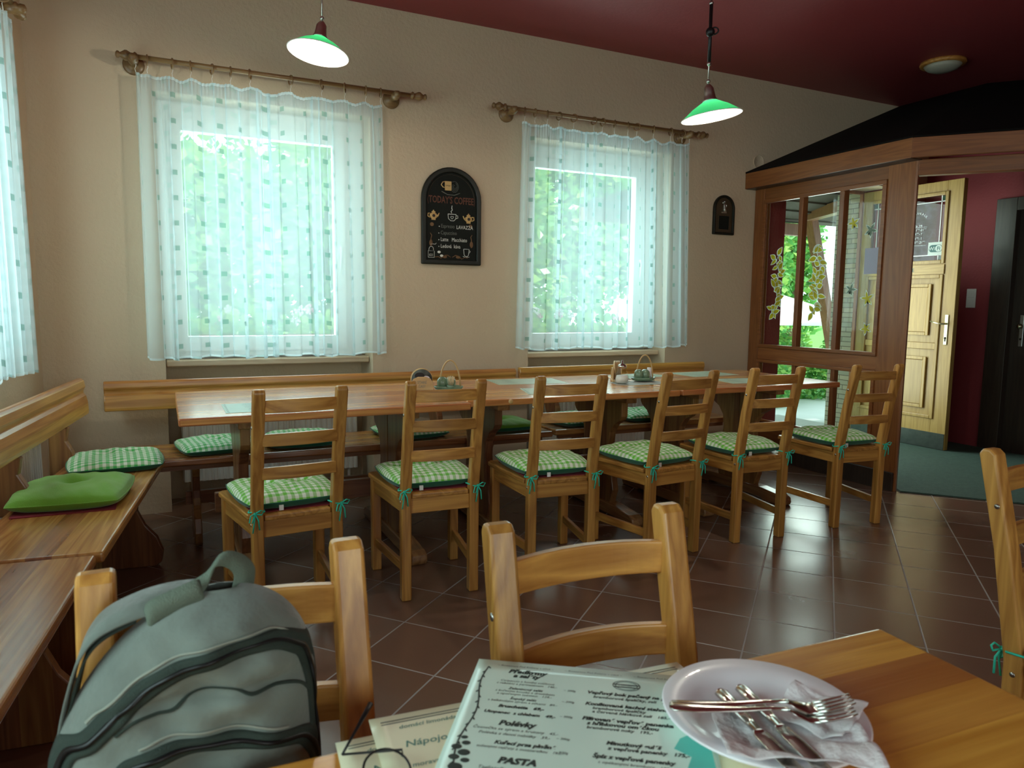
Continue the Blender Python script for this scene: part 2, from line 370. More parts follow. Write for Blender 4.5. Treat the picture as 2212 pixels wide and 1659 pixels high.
def floor_mat():
    m, nt, b = newmat('floor_tile'); L = nt.links.new
    S = 0.310468; th = R(-49.225)
    geo = N(nt, 'ShaderNodeNewGeometry')
    sub = N(nt, 'ShaderNodeVectorMath', operation='SUBTRACT'); L(geo.outputs['Position'], sub.inputs[0]); sub.inputs[1].default_value = (1.037, 2.815, 0)
    ds = []
    for ax in ((math.cos(th)/S, math.sin(th)/S, 0), (math.sin(th)/S, -math.cos(th)/S, 0)):
        d = N(nt, 'ShaderNodeVectorMath', operation='DOT_PRODUCT'); L(sub.outputs[0], d.inputs[0]); d.inputs[1].default_value = ax
        ds.append(d.outputs['Value'])
    masks = []; fl = []
    for d in ds:
        f = N(nt, 'ShaderNodeMath', operation='FRACT'); L(d, f.inputs[0])
        s = N(nt, 'ShaderNodeMath', operation='SUBTRACT'); L(f.outputs[0], s.inputs[0]); s.inputs[1].default_value = 0.5
        a = N(nt, 'ShaderNodeMath', operation='ABSOLUTE'); L(s.outputs[0], a.inputs[0])
        mr = N(nt, 'ShaderNodeMapRange'); L(a.outputs[0], mr.inputs['Value']); mr.inputs['From Min'].default_value = 0.4875; mr.inputs['From Max'].default_value = 0.4935
        masks.append(mr.outputs[0])
        g = N(nt, 'ShaderNodeMath', operation='FLOOR'); L(d, g.inputs[0]); fl.append(g.outputs[0])
    mxm = N(nt, 'ShaderNodeMath', operation='MAXIMUM'); L(masks[0], mxm.inputs[0]); L(masks[1], mxm.inputs[1])
    cb = N(nt, 'ShaderNodeCombineXYZ'); L(fl[0], cb.inputs[0]); L(fl[1], cb.inputs[1])
    wn = N(nt, 'ShaderNodeTexWhiteNoise', noise_dimensions='3D'); L(cb.outputs[0], wn.inputs['Vector'])
    nz = N(nt, 'ShaderNodeTexNoise'); nz.inputs['Scale'].default_value = 3.0; nz.inputs['Detail'].default_value = 6; L(geo.outputs['Position'], nz.inputs['Vector'])
    sp = N(nt, 'ShaderNodeTexNoise'); sp.inputs['Scale'].default_value = 260.0; sp.inputs['Detail'].default_value = 2; L(geo.outputs['Position'], sp.inputs['Vector'])
    spr = N(nt, 'ShaderNodeMapRange'); L(sp.outputs['Fac'], spr.inputs['Value']); spr.inputs['From Min'].default_value = 0.68; spr.inputs['From Max'].default_value = 0.74
    c1 = N(nt, 'ShaderNodeMix', data_type='RGBA'); c1.inputs[6].default_value = (0.150, 0.075, 0.048, 1); c1.inputs[7].default_value = (0.205, 0.114, 0.076, 1)
    a1 = N(nt, 'ShaderNodeMath', operation='MULTIPLY_ADD'); L(wn.outputs['Value'], a1.inputs[0]); a1.inputs[1].default_value = 0.5
    a0 = N(nt, 'ShaderNodeMath', operation='MULTIPLY'); L(nz.outputs['Fac'], a0.inputs[0]); a0.inputs[1].default_value = 0.6; L(a0.outputs[0], a1.inputs[2])
    L(a1.outputs[0], c1.inputs[0])
    c2 = N(nt, 'ShaderNodeMix', data_type='RGBA'); L(c1.outputs[2], c2.inputs[6]); c2.inputs[7].default_value = (0.26, 0.17, 0.14, 1); 
    sm = N(nt, 'ShaderNodeMath', operation='MULTIPLY'); L(spr.outputs[0], sm.inputs[0]); sm.inputs[1].default_value = 0.6; L(sm.outputs[0], c2.inputs[0])
    c3 = N(nt, 'ShaderNodeMix', data_type='RGBA'); L(c2.outputs[2], c3.inputs[6]); c3.inputs[7].default_value = (0.34, 0.31, 0.29, 1); L(mxm.outputs[0], c3.inputs[0])
    L(c3.outputs[2], b.inputs['Base Color'])
    rr = N(nt, 'ShaderNodeMapRange'); L(nz.outputs['Fac'], rr.inputs['Value']); rr.inputs['To Min'].default_value = 0.17; rr.inputs['To Max'].default_value = 0.32
    r2 = N(nt, 'ShaderNodeMath', operation='MAXIMUM'); L(rr.outputs[0], r2.inputs[0]); 
    r3 = N(nt, 'ShaderNodeMath', operation='MULTIPLY'); L(mxm.outputs[0], r3.inputs[0]); r3.inputs[1].default_value = 0.85; L(r3.outputs[0], r2.inputs[1])
    L(r2.outputs[0], b.inputs['Roughness'])
    inv = N(nt, 'ShaderNodeMath', operation='SUBTRACT'); inv.inputs[0].default_value = 1.0; L(mxm.outputs[0], inv.inputs[1])
    h = N(nt, 'ShaderNodeMath', operation='MULTIPLY_ADD'); L(sp.outputs['Fac'], h.inputs[0]); h.inputs[1].default_value = 0.06; L(inv.outputs[0], h.inputs[2])
    bp = N(nt, 'ShaderNodeBump'); bp.inputs['Strength'].default_value = 0.35; bp.inputs['Distance'].default_value = 0.003; L(h.outputs[0], bp.inputs['Height']); L(bp.outputs['Normal'], b.inputs['Normal'])
    b.inputs['Specular IOR Level'].default_value = 0.8
    return m
floor_mat()

def gingham_mat(name, green, per=0.0275):
    m, nt, b = newmat(name); L = nt.links.new
    tc = N(nt, 'ShaderNodeTexCoord'); x = N(nt, 'ShaderNodeSeparateXYZ'); L(tc.outputs['Object'], x.inputs[0])
    st = []
    for k in (0, 1):
        d = N(nt, 'ShaderNodeMath', operation='DIVIDE'); L(x.outputs[k], d.inputs[0]); d.inputs[1].default_value = per
        f = N(nt, 'ShaderNodeMath', operation='FRACT'); L(d.outputs[0], f.inputs[0])
        g = N(nt, 'ShaderNodeMath', operation='GREATER_THAN'); L(f.outputs[0], g.inputs[0]); g.inputs[1].default_value = 0.5; st.append(g.outputs[0])
    s = N(nt, 'ShaderNodeMath', operation='ADD'); L(st[0], s.inputs[0]); L(st[1], s.inputs[1])
    h = N(nt, 'ShaderNodeMath', operation='MULTIPLY'); L(s.outputs[0], h.inputs[0]); h.inputs[1].default_value = 0.5
    cr = N(nt, 'ShaderNodeValToRGB'); cr.color_ramp.interpolation = 'CONSTANT'
    e = cr.color_ramp.elements; e[0].color = (0.80, 0.86, 0.74, 1); e[0].position = 0
    e1 = e.new(0.25); e1.color = (*[0.45*a+0.55*c for a, c in zip((0.70, 0.80, 0.60), green)], 1)
    e[-1].position = 0.75; e[-1].color = (*green, 1)
    L(h.outputs[0], cr.inputs['Fac']); L(cr.outputs['Color'], b.inputs['Base Color'])
    b.inputs['Roughness'].default_value = 0.85; b.inputs['Sheen Weight'].default_value = 0.2
    return m
gingham_mat('gingham', (0.13, 0.50, 0.03)); gingham_mat('gingham_cool', (0.06, 0.48, 0.10))

def curtain_mat():
    m, nt, b = newmat('curtain'); nt.nodes.remove(b); L = nt.links.new; out = nt.nodes['Material Output']
    uv = N(nt, 'ShaderNodeUVMap'); x = N(nt, 'ShaderNodeSeparateXYZ'); L(uv.outputs[0], x.inputs[0])
    PX, PY = 0.078, 0.137
    du = N(nt, 'ShaderNodeMath', operation='DIVIDE'); L(x.outputs[0], du.inputs[0]); du.inputs[1].default_value = PX
    dv = N(nt, 'ShaderNodeMath', operation='DIVIDE'); L(x.outputs[1], dv.inputs[0]); dv.inputs[1].default_value = PY
    fl = N(nt, 'ShaderNodeMath', operation='FLOOR'); L(du.outputs[0], fl.inputs[0])
    md = N(nt, 'ShaderNodeMath', operation='MODULO'); L(fl.outputs[0], md.inputs[0]); md.inputs[1].default_value = 2.0
    off = N(nt, 'ShaderNodeMath', operation='MULTIPLY_ADD'); L(md.outputs[0], off.inputs[0]); off.inputs[1].default_value = 0.5; L(dv.outputs[0], off.inputs[2])
    def inside(sock, half):
        f = N(nt, 'ShaderNodeMath', operation='FRACT'); L(sock, f.inputs[0])
        s = N(nt, 'ShaderNodeMath', operation='SUBTRACT'); L(f.outputs[0], s.inputs[0]); s.inputs[1].default_value = 0.5
        a = N(nt, 'ShaderNodeMath', operation='ABSOLUTE'); L(s.outputs[0], a.inputs[0])
        g = N(nt, 'ShaderNodeMath', operation='LESS_THAN'); L(a.outputs[0], g.inputs[0]); g.inputs[1].default_value = half; return g.outputs[0]
    a = inside(du.outputs[0], 0.0110/PX); c = inside(off.outputs[0], 0.0135/PY)
    sq0 = N(nt, 'ShaderNodeMath', operation='MULTIPLY'); L(a, sq0.inputs[0]); L(c, sq0.inputs[1])
    wk = N(nt, 'ShaderNodeMapRange'); L(md.outputs[0], wk.inputs['Value']); wk.inputs['To Min'].default_value = 1.0; wk.inputs['To Max'].default_value = 0.5
    sq = N(nt, 'ShaderNodeMath', operation='MULTIPLY'); L(sq0.outputs[0], sq.inputs[0]); L(wk.outputs[0], sq.inputs[1])
    hem = N(nt, 'ShaderNodeMath', operation='LESS_THAN'); L(x.outputs[1], hem.inputs[0]); hem.inputs[1].default_value = 0.012
    hem2 = N(nt, 'ShaderNodeMath', operation='GREATER_THAN'); L(x.outputs[1], hem2.inputs[0]); hem2.inputs[1].default_value = 1.515
    hm = N(nt, 'ShaderNodeMath', operation='MAXIMUM'); L(hem.outputs[0], hm.inputs[0]); L(hem2.outputs[0], hm.inputs[1])
    colm = N(nt, 'ShaderNodeMix', data_type='RGBA'); L(sq.outputs[0], colm.inputs[0])
    colm.inputs[6].default_value = (0.74, 0.89, 0.93, 1); colm.inputs[7].default_value = (0.26, 0.44, 0.40, 1)
    df = N(nt, 'ShaderNodeBsdfDiffuse'); L(colm.outputs[2], df.inputs[0])
    tl = N(nt, 'ShaderNodeBsdfTranslucent'); L(colm.outputs[2], tl.inputs[0])
    m1 = N(nt, 'ShaderNodeMixShader'); m1.inputs[0].default_value = 0.55; L(df.outputs[0], m1.inputs[1]); L(tl.outputs[0], m1.inputs[2])
    tr = N(nt, 'ShaderNodeBsdfTransparent')
    # cloth cover: sheer, denser on printed squares and on the hems
    cov = N(nt, 'ShaderNodeMath', operation='MULTIPLY_ADD'); L(sq.outputs[0], cov.inputs[0]); cov.inputs[1].default_value = 0.34; cov.inputs[2].default_value = 0.46
    cv2 = N(nt, 'ShaderNodeMath', operation='MULTIPLY_ADD'); L(hm.outputs[0], cv2.inputs[0]); cv2.inputs[1].default_value = 0.35; L(cov.outputs[0], cv2.inputs[2]); cv2.use_clamp = True
    mx = N(nt, 'ShaderNodeMixShader'); L(cv2.outputs[0], mx.inputs[0]); L(tr.outputs[0], mx.inputs[1]); L(m1.outputs[0], mx.inputs[2]); L(mx.outputs[0], out.inputs[0])
    return m
curtain_mat()

def stone_mat():
    m, nt, b = newmat('stone_cladding'); L = nt.links.new
    tc = N(nt, 'ShaderNodeTexCoord'); sx = N(nt, 'ShaderNodeSeparateXYZ'); L(tc.outputs['Object'], sx.inputs[0]); sm_ = N(nt, 'ShaderNodeMath', operation='ADD'); L(sx.outputs[0], sm_.inputs[0]); L(sx.outputs[1], sm_.inputs[1]); mp = N(nt, 'ShaderNodeCombineXYZ'); L(sm_.outputs[0], mp.inputs[0]); L(sx.outputs[2], mp.inputs[1])
    br = N(nt, 'ShaderNodeTexBrick'); br.inputs['Scale'].default_value = 1.0; br.inputs['Brick Width'].default_value = 0.21; br.inputs['Row Height'].default_value = 0.048; br.squash = 1.6; br.squash_frequency = 3
    br.inputs['Mortar Size'].default_value = 0.003; br.inputs['Color1'].default_value = (0.50, 0.44, 0.30, 1); br.inputs['Color2'].default_value = (0.36, 0.36, 0.27, 1); br.inputs['Mortar'].default_value = (0.10, 0.08, 0.06, 1)
    L(mp.outputs[0], br.inputs['Vector']); L(br.outputs['Color'], b.inputs['Base Color']); b.inputs['Roughness'].default_value = 0.9
    return m
stone_mat()
M_ = MATS

# ------------------------------------------------------------------ room shell
YW = 4.61; CZ = 3.085
floor = MB().box((-2.4, -3.6, -0.1), (6.75, 5.06, 0.0)).build('floor', M_['floor_tile']); tag(floor, kind='structure')
def wall_panels(y0, y1, rects): 
    b = MB()
    for x0, x1, z0, z1 in rects: b.box((x0, y0, z0), (x1, y1, z1))
    return b
W1 = (-0.009, 1.211); W2 = (2.349, 3.572); DO = (4.796, 6.13); WT = 2.41; DT = 2.36
b = wall_panels(YW, 5.06, [(-1.4, W1[0], 0, CZ), (W1[1], W2[0], 0, CZ), (W2[1], 4.47, 0, CZ), (4.47, 6.75, DT, CZ), (W1[0], W1[1], WT, CZ), (W2[0], W2[1], WT, CZ)])
for w in (W1, W2): b.box((w[0], 4.92, 0), (w[1], 5.06, 0.9))
tag(b.build('wall_back', M_['plaster']), kind='structure')
b = wall_panels(YW, 5.06, [(4.47, DO[0], 0, DT), (DO[1], 6.75, 0, DT)])
tag(b.build('wall_entrance', M_['burgundy_wall']), kind='structure')
# left wall, a little out of square, with window openings
LA = math.atan2(-0.113, 0.994) * -1                # 6.5 degrees
LW = empty('wall_left', (-0.615, 4.61, 0), -LA, kind='structure')   # local +y runs along the wall away from camera
def lbox(name, rects, m, x0=-0.40, x1=0.0):
    b = MB()
    for y0, y1, z0, z1 in rects: b.box((x0, y0, z0), (x1, y1, z1))
    return b.build(name, m, LW)
lbox('wall_surface', [(-0.62, 0.45, 0, CZ), (-2.2, -0.62, WT, CZ), (-2.2, -0.62, 0, 0.9), (-3.3, -2.2, 0, CZ), (-5.1, -3.3, WT, CZ), (-5.1, -3.3, 0, 0.9), (-8.3, -5.1, 0, CZ)], M_['plaster'])
b = MB().box((-2.4, -3.75, 0), (0.0-0.4, -3.6, CZ)); b.box((-0.4, -3.75, 0), (2.2, -3.6, 1.0)); b.box((-0.4, -3.75, 2.5), (2.2, -3.6, CZ)); b.box((2.2, -3.75, 0), (6.75, -3.6, CZ))
tag(b.build('wall_rear', M_['plaster']), kind='structure')
tag(MB().box((6.6, -3.6, 0), (6.75, 2.9, CZ)).box((6.6, 3.78, 0), (6.75, 4.61, CZ)).box((6.6, 2.9, 2.15), (6.75, 3.78, CZ)).build('wall_right', M_['burgundy_wall']), kind='structure')
tag(MB().box((-2.4, -3.75, CZ), (6.75, 5.06, CZ+0.15)).build('ceiling', M_['burgundy_ceiling']), kind='structure')

# ------------------------------------------------------------------ windows
def make_window(name, x0, x1, M=None, yb=4.80, depth=0.09):
    """frame, sash, pane, sill in the opening x0..x1, z 0.9..2.41"""
    w = empty(name, kind='structure')
    if M is not None: w.matrix_world = M
    z0, z1 = 0.905, WT; f = 0.055; s = 0.075; xr = x1; x1 = x1-.07 if x1 > 0 else x1
    b = MB(); b.box((x0, yb, z0), (x0+f, yb+depth, z1)).box((x1-f, yb, z0), (x1, yb+depth, z1)).box((x0+f, yb, z0), (x1-f, yb+depth, z0+f*.6)).box((x0+f, yb, z1-f-0.035), (x1-f, yb+depth, z1))
    b.box((x1, yb, z0), (xr, yb+depth, z1)) if xr > x1 else None
    b.build('window_frame', M_['white_paint'], w, bevel=0.004)
    a, c, d, e = x0+f, x1-f, z0+f*.6, z1-f-0.035
    b = MB(); ys = yb-0.018
    b.box((a, ys, d), (a+s, yb+.05, e)).box((c-s, ys, d), (c, yb+.05, e)).box((a+s, ys, d), (c-s, yb+.05, d+s*1.25)).box((a+s, ys, e-s), (c-s, yb+.05, e))
    sash = b.build('sash', M_['white_paint'], w, bevel=0.006)
    MB().box((a+s-.005, yb+.015, d+s*1.25-.005), (c-s+.005, yb+.02, e-s+.005)).build('pane', M_['glass'], w)
    h = MB().box((c-s*.5-.012, ys-.012, 1.56), (c-s*.5+.012, ys, 1.63)); h.tube([(c-s*.5, ys-.01, 1.60), (c-s*.5, ys-.045, 1.60), (c-s*.5, ys-.05, 1.57), (c-s*.5-.004, ys-.045, 1.47)], 0.009)
    h.build('handle', M_['white_paint'], w)
    MB().box((x0+.003, 4.685, 0.856), (xr-.003, yb+.02, 0.894)).build('window_sill', M_['sill_wood'], w, bevel=0.008, seg=3)
    return w
make_window('window_1', *W1); make_window('window_2', *W2)
# left-wall windows: local frame of the wall (x into room)
def left_window(name, yn, yf):
    # opening from yn (near) to yf (far) along the wall; builder's +y points out through the wall
    M = LWM @ Matrix.Rotation(R(90), 4, 'Z') @ Matrix.Translation((0, -YW, 0))
    return make_window(name, yn, yf, M)
LWM = Matrix.Translation((-0.615, 4.61, 0)) @ Matrix.Rotation(-LA, 4, 'Z')
left_window('window_3', -2.2, -0.62)
left_window('window_4', -5.1, -3.3)

# radiators in the niches
def radiator(x0, x1, y, label, M=None, z0=0.14, z1=0.66):
    r = empty('radiator', (0, 0, 0), 0, label, 'radiator', 'ribbed white radiators below the windows')
    if M is not None: r.matrix_world = M
    b = MB(); n = int((x1-x0)/0.033)
    poly = [(x0, y+.06)]
    for i in range(n):
        a = x0+(x1-x0)*i/n; w = (x1-x0)/n
        poly += [(a+.15*w, y+.004), (a+.3*w, y-.004), (a+.7*w, y-.004), (a+.85*w, y+.004)]
    poly += [(x1, y+.06)]
    b.prism(poly, 'z', z0, z1, smooth=False); b.build('panel', M_['radiator_white'], r)
    MB().box((x0-.004, y-.01, z1), (x1+.004, y+.065, z1+.018)).build('top_grille', M_['radiator_white'], r, bevel=.003)
    MB().tube([(x0+.06, y+.03, z0), (x0+.06, y+.03, 0.0)], .010).tube([(x1-.06, y+.03, z0), (x1-.06, y+.03, 0.0)], .010).build('pipe', M_['radiator_white'], r)
    return r
radiator(0.06, 1.14, 4.74, 'white ribbed radiator in the niche under the wider curtained window')
radiator(2.42, 3.50, 4.74, 'white ribbed radiator under the window next to the glazed wooden partition')
radiator(-2.0, -0.585, YW-0.12, 'white ribbed radiator on the side wall behind the bench backrest', LWM @ Matrix.Rotation(R(90), 4, 'Z') @ Matrix.Translation((0, -YW, 0)), 0.12, 0.62)

# ------------------------------------------------------------------ curtains and rods
def curtain(name, x0t, x1t, x0b, x1b, y, zt, zb, label, seed, nf, M=None, nu=520, turn=0.0, ringx=None, slant=0.0):
    rnd = random.Random(seed)
    cuts = [0.0]
    for i in range(nf): cuts.append(cuts[-1] + rnd.uniform(0.45, 1.7))
    cuts = [c/cuts[-1] for c in cuts]
    amps = [rnd.uniform(0.35, 1.0) for _ in range(nf+1)]; lats = [rnd.uniform(-1.0, 1.0) for _ in range(nf+1)]; brk = [rnd.uniform(0.25, 0.9) for _ in range(nf+1)]
    nv = 40; H = zt-zb; uvs = []
    ring = sorted(ringx or [])
    def fold(s):
        k = 0
        while k < nf-1 and s > cuts[k+1]: k += 1
        t = (s-cuts[k])/(cuts[k+1]-cuts[k]); return k, t
    verts = []
    for j in range(nv):
        v = j/(nv-1)                        # 0 bottom, 1 top
        for i in range(nu):
            s = i/(nu-1); k, t = fold(s)
            ph = 2*math.pi*t
            grow = 0.35 + 0.65*(1-v)**0.6
            am = (amps[k]*(1-t) + amps[min(k+1, nf)]*t)
            dy = 0.026*am*grow*math.cos(ph) + 0.0035*math.sin(ph*3.0+k)*(0.4+0.6*v)
            dx = (0.034*lats[k]*grow)*math.sin(ph)*1.0 + 0.012*math.sin(2*ph+k)
            x = (x0b+(x1b-x0b)*s)*(1-v) + (x0t+(x1t-x0t)*s)*v + dx*min(1, 14*min(s, 1-s)+.15)
            top = zt
            if ring:
                near = min(abs(x-r) for r in ring)
                top = zt - min(0.020, 0.28*near) + 0.006*math.sin(40*x)
                if v > 0.97: dy += 0.006*math.sin(x*330)
            zz = zb + (top-zb)*v + 0.006*math.sin(3.0*s*math.pi*2+seed)*(1-v) + 0.005*math.cos(ph)*(1-v) + slant*(1-s)*(1-v)
            verts.append((x, y + dy, zz)); uvs.append((s*(x1b-x0b)*1.34 + .03*seed, H*v*1.53/ H if False else v*1.53))
    fs = [(j*nu+i, j*nu+i+1, (j+1)*nu+i+1, (j+1)*nu+i) for j in range(nv-1) for i in range(nu-1)]
    b = MB(); b.add(verts, fs, 0, True)
    o = b.build(name, M_['curtain'], uvs=uvs)
    if M is not None: o.matrix_world = M
    tag(o, label, 'curtain', 'sheer white curtains with small green squares')
    return o
def rod_x(pxs, ox): return pxs
def curtain_rod(x0, x1, br, rings, y, z, label, M=None):
    r = empty('curtain_rod', (0, 0, 0), 0, label, 'curtain rod', 'turned wooden curtain rods over the windows')
    if M is not None: r.matrix_world = M
    m = M_['rod_wood']
    MB().tube([(x0+.03, y, z), (x1-.03, y, z)], 0.0135, 12).build('pole', m, r)
    prof = [(.0135, 0), (.014, .004), (.022, .010), (.022, .018), (.014, .024), (.017, .034), (.026, .052), (.026, .062), (.016, .078), (.012, .086), (.018, .092), (.018, .100), (.010, .106), (.0001, .108)]
    for sgn, xx in ((-1, x0+.11), (1, x1-.11)):
        Mx = Matrix.Translation((xx, y, z)) @ Matrix.Rotation(R(90)*sgn, 4, 'Y')
        MB().lathe([(a*1.05, b_) for a, b_ in prof], 16, M=Mx).build('finial', m, r)
    for bx in br:
        My = Matrix.Translation((bx, YW, z-.015)) @ Matrix.Rotation(R(90), 4, 'X')
        pl = [(.055, 0), (.055, .010), (.048, .016), (.040, .016), (.036, .022), (.026, .026), (.018, .034), (.015, .055), (.020, .066), (.020, .072), (.016, .080)]
        dy = YW-y; pl += [(.017, dy-.03), (.026, dy-.018), (.027, dy+.018), (.019, dy+.026), (.022, dy+.036), (.019, dy+.05), (.008, dy+.056), (.0001, dy+.057)]
        MB().lathe(pl, 20, M=My).build('bracket', m, r)
    for i, rx in enumerate(rings):
        rn = random.Random(i*13+int(x0*10)); ya = rn.uniform(-0.55, 0.55)
        pts = [(rx + -.0+.026*math.cos(t)*math.sin(ya), y + .026*math.cos(t)*math.cos(ya), z-.010 + .026*math.sin(t)) for t in [2*math.pi*k/18 for k in range(18)]]
        o = MB().tube(pts, .0045, 8, close=True).build('ring', m, r)
        MB().tube([(rx, y, z-.028), (rx+.003, y+.004, z-.045), (rx-.003, y, z-.062), (rx, y, z-.078)], .0016, 5).build('hook', M_['enamel_white'], o)
    return r
YR = 4.50
def px2x(vals, x_a, p_a, x_b, p_b):
    # rods recede: x along the rod for a picture column, fitted projectively from the camera
    out = []
    for p in vals:
        dx = (p-1106)/1548.8354
        d = Vector((r_.x*dx+f_.x, r_.y*dx+f_.y)); out.append(d.x/d.y*YR*1.0)
    return out
def colx(p, zt=2.5):
    # intersect with plane y=YR for a point at height about 2.5 m
    best = None
    for q in range(60):
        x = -1+q*0.1
    return None
def proj(q):
    d = Vector(q)-Vector((0, 0, 1.25)); return 1106+1548.8354*d.dot(r_)/d.dot(f_)
def solve_x(p, z):
    lo, hi = -1.5, 6.0
    for _ in range(40):
        m_ = (lo+hi)/2
        if proj((m_, YR, z)) < p: lo = m_
        else: hi = m_
    return lo
ringsA = [solve_x(p, 2.52) for p in (292, 318, 372, 412, 458, 498, 540, 628, 695, 745, 790, 822)]
ringsB = [solve_x(p, 2.53) for p in (1134, 1156, 1183, 1208, 1240, 1283, 1302, 1328, 1357, 1376, 1412, 1449, 1474, 1490)]
curtain_rod(-0.19, 1.55, (-0.105, 1.345), ringsA, YR, 2.545, 'wooden curtain rod above the wider curtained window left of the coffee board')
curtain_rod(2.00, 3.83, (2.155, 3.64), ringsB, YR, 2.555, 'wooden curtain rod above the window right of the coffee board')
curtain('curtain', -0.095, 1.262, -0.10, 1.278, YR, 2.468, 0.918, 'sheer square-dotted curtain on the wider window left of the coffee board', 3, 12, ringx=ringsA)
curtain('curtain', 2.232, 3.655, 2.205, 3.715, YR, 2.478, 0.930, 'sheer square-dotted curtain on the window right of the coffee board', 8, 13, ringx=ringsB)
MLc = LWM @ Matrix.Rotation(R(90), 4, 'Z') @ Matrix.Translation((0, -YW, 0))
ringsC = [-2.25+0.13*i for i in range(13)]
curtain_rod(-2.52, -0.40, (-2.32, -0.56), ringsC, YR, 2.565, 'wooden curtain rod on the side wall, cut by the picture edge', MLc)
curtain('curtain', -2.35, -0.64, -2.35, -0.60, YR-.01, 2.485, 0.915, 'sheer square-dotted curtain on the side wall window above the bench', 5, 17, M=MLc, ringx=ringsC)

# ------------------------------------------------------------------ signs on the wall
def arch(w, h, n=20, cx=0, inset=0.0):
    r = w/2-inset; zc = h-w/2
    pts = [(-r, inset), (r, inset)]
    pts += [(r*math.cos(t), zc + r*math.sin(t)*(1.0)) for t in [math.pi*k/n for k in range(n+1)]]
    return [(x+cx, z) for x, z in pts]
def ring_frame(b, outer, inner, y0, y1, mi=0):
    n = len(outer); vs = [(p[0], y0, p[1]) for p in outer] + [(p[0], y0, p[1]) for p in inner] + [(p[0], y1, p[1]) for p in outer] + [(p[0], y1, p[1]) for p in inner]
    fs = []
    for i in range(n):
        j = (i+1) % n
        fs += [(i, j, n+j, n+i), (2*n+i, 3*n+i, 3*n+j, 2*n+j), (i, 2*n+i, 2*n+j, j), (n+i, n+j, 3*n+j, 3*n+i)]
    b.add(vs, fs, mi)
FX = Matrix.Rotation(R(90), 4, 'X')          # text plane: x right, z up, faces -y
def at(x, z, y=0.0, rz=0.0, s=1.0): return Matrix.Translation((x, y, z)) @ Matrix.Rotation(rz, 4, 'Y') @ FX @ Matrix.Scale(s, 4)
bd = empty('menu_chalkboard', (1.753, YW, 1.507), 0, 'arched black board headed TODAY\'S COFFEE hanging between the two windows', 'chalkboard')
BW, BH = 0.425, 0.640
b = MB(); ring_frame(b, arch(BW, BH), arch(BW, BH, inset=0.034), -0.030, 0.0); b.build('board_frame', M_['black_frame'], bd, bevel=0.008, seg=3)
MB().prism(arch(BW, BH, inset=0.03), 'y', -0.014, -0.002).build('board_panel', M_['black_board'], bd)
YB = -0.0155
b = MB(); put_text(b, "TODAY'S COFFEE", 0.060, at(0, 0.405, YB) @ Matrix.Diagonal((0.68, 1.05, 1, 1)), 'CENTER', bold=0.02); b.tube([(-.163, YB, .395), (-.168, YB, .42), (-.163, YB, .448)], .0018, 5); b.tube([(.163, YB, .395), (.168, YB, .42), (.163, YB, .448)], .0018, 5)
b.build('heading', M_['paint_brown'], bd)
b = MB(); cs = .88
for i, (t, xx) in enumerate((("Espresso", -.075), ("Capuccino", -.078), ("Latte   Macchiato", -.078), ("Ledová  káva", -.078))):
    put_text(b, t, 0.031, at(xx, 0.243-0.044*i, YB) @ Matrix.Diagonal((cs, 1.15, 1, 1)), mi=1 if i < 2 else 0)
    b.ball((xx-.012, YB, .251-.044*i), .0035, 6, 0, (1, .2, 1))
put_text(b, "LAVAZZA", 0.029, at(.035, .240, YB) @ Matrix.Diagonal((.95, 1.2, 1, 1)))
def line(b, pts, r=.0018, mi=0): b.tube([(x, YB, z) for x, z in pts], r, 5, mi)
line(b, [(-.025, .335), (-.022, .305), (-.006, .292), (.016, .292), (.030, .305), (.033, .335), (-.025, .335)], .0022)
line(b, [(.033, .325), (.044, .328), (.046, .312), (.032, .308)], .002)
line(b, [(.004, .303), (-.006, .314), (-.005, .321), (.001, .322), (.004, .318), (.008, .322), (.014, .320), (.014, .313), (.004, .303)], .0014)
line(b, [(.002, .342), (-.004, .352), (.006, .362), (.002, .374), (.004, .392)], .0022)
line(b, [(-.165, .045), (-.165, .088), (-.122, .088), (-.122, .045), (-.165, .045)]); line(b, [(-.160, .092), (-.157, .108), (-.150, .116), (-.136, .116), (-.129, .108), (-.127, .092)])
line(b, [(-.145, .116), (-.145, .134), (-.115, .132), (-.108, .140)]); line(b, [(-.156, .056), (-.132, .056), (-.132, .066), (-.156, .066), (-.156, .056)])
line(b, [(.088, .108), (.092, .070), (.100, .060), (.116, .060), (.124, .070), (.128, .108), (.088, .108)]); line(b, [(.083, .060), (.100, .052), (.130, .056)]); line(b, [(.127, .100), (.137, .094), (.124, .078)])
for cxx, czz in ((-.088, .082), (-.070, .058)): b.ball((cxx, YB, czz), .012, 6, 0, (1, .1, .7))
b.build('chalk_writing', [M_['chalk_white'], M_['chalk_grey']], bd)
b = MB()
for s in (-1, 1):
    line(b, [(s*.150, .205), (s*.140, .190), (s*.146, .165), (s*.136, .140), (s*.146, .118)], .003)
    line(b, [(s*.118, .048), (s*.095, .052), (s*.075, .040), (s*.050, .060), (s*.030, .064), (s*.006, .050)], .003)
    b.ball((s*.138, YB+.001, .262), .014, 8, 0, (1, .08, .9)); b.ball((s*.145, YB, .140), .012, 8, 0, (1, .08, 1.8)); b.ball((s*.048, YB, .052), .012, 8, 0, (1.4, .08, .8))
b.build('scroll_ornament', M_['paint_ochre'], bd)
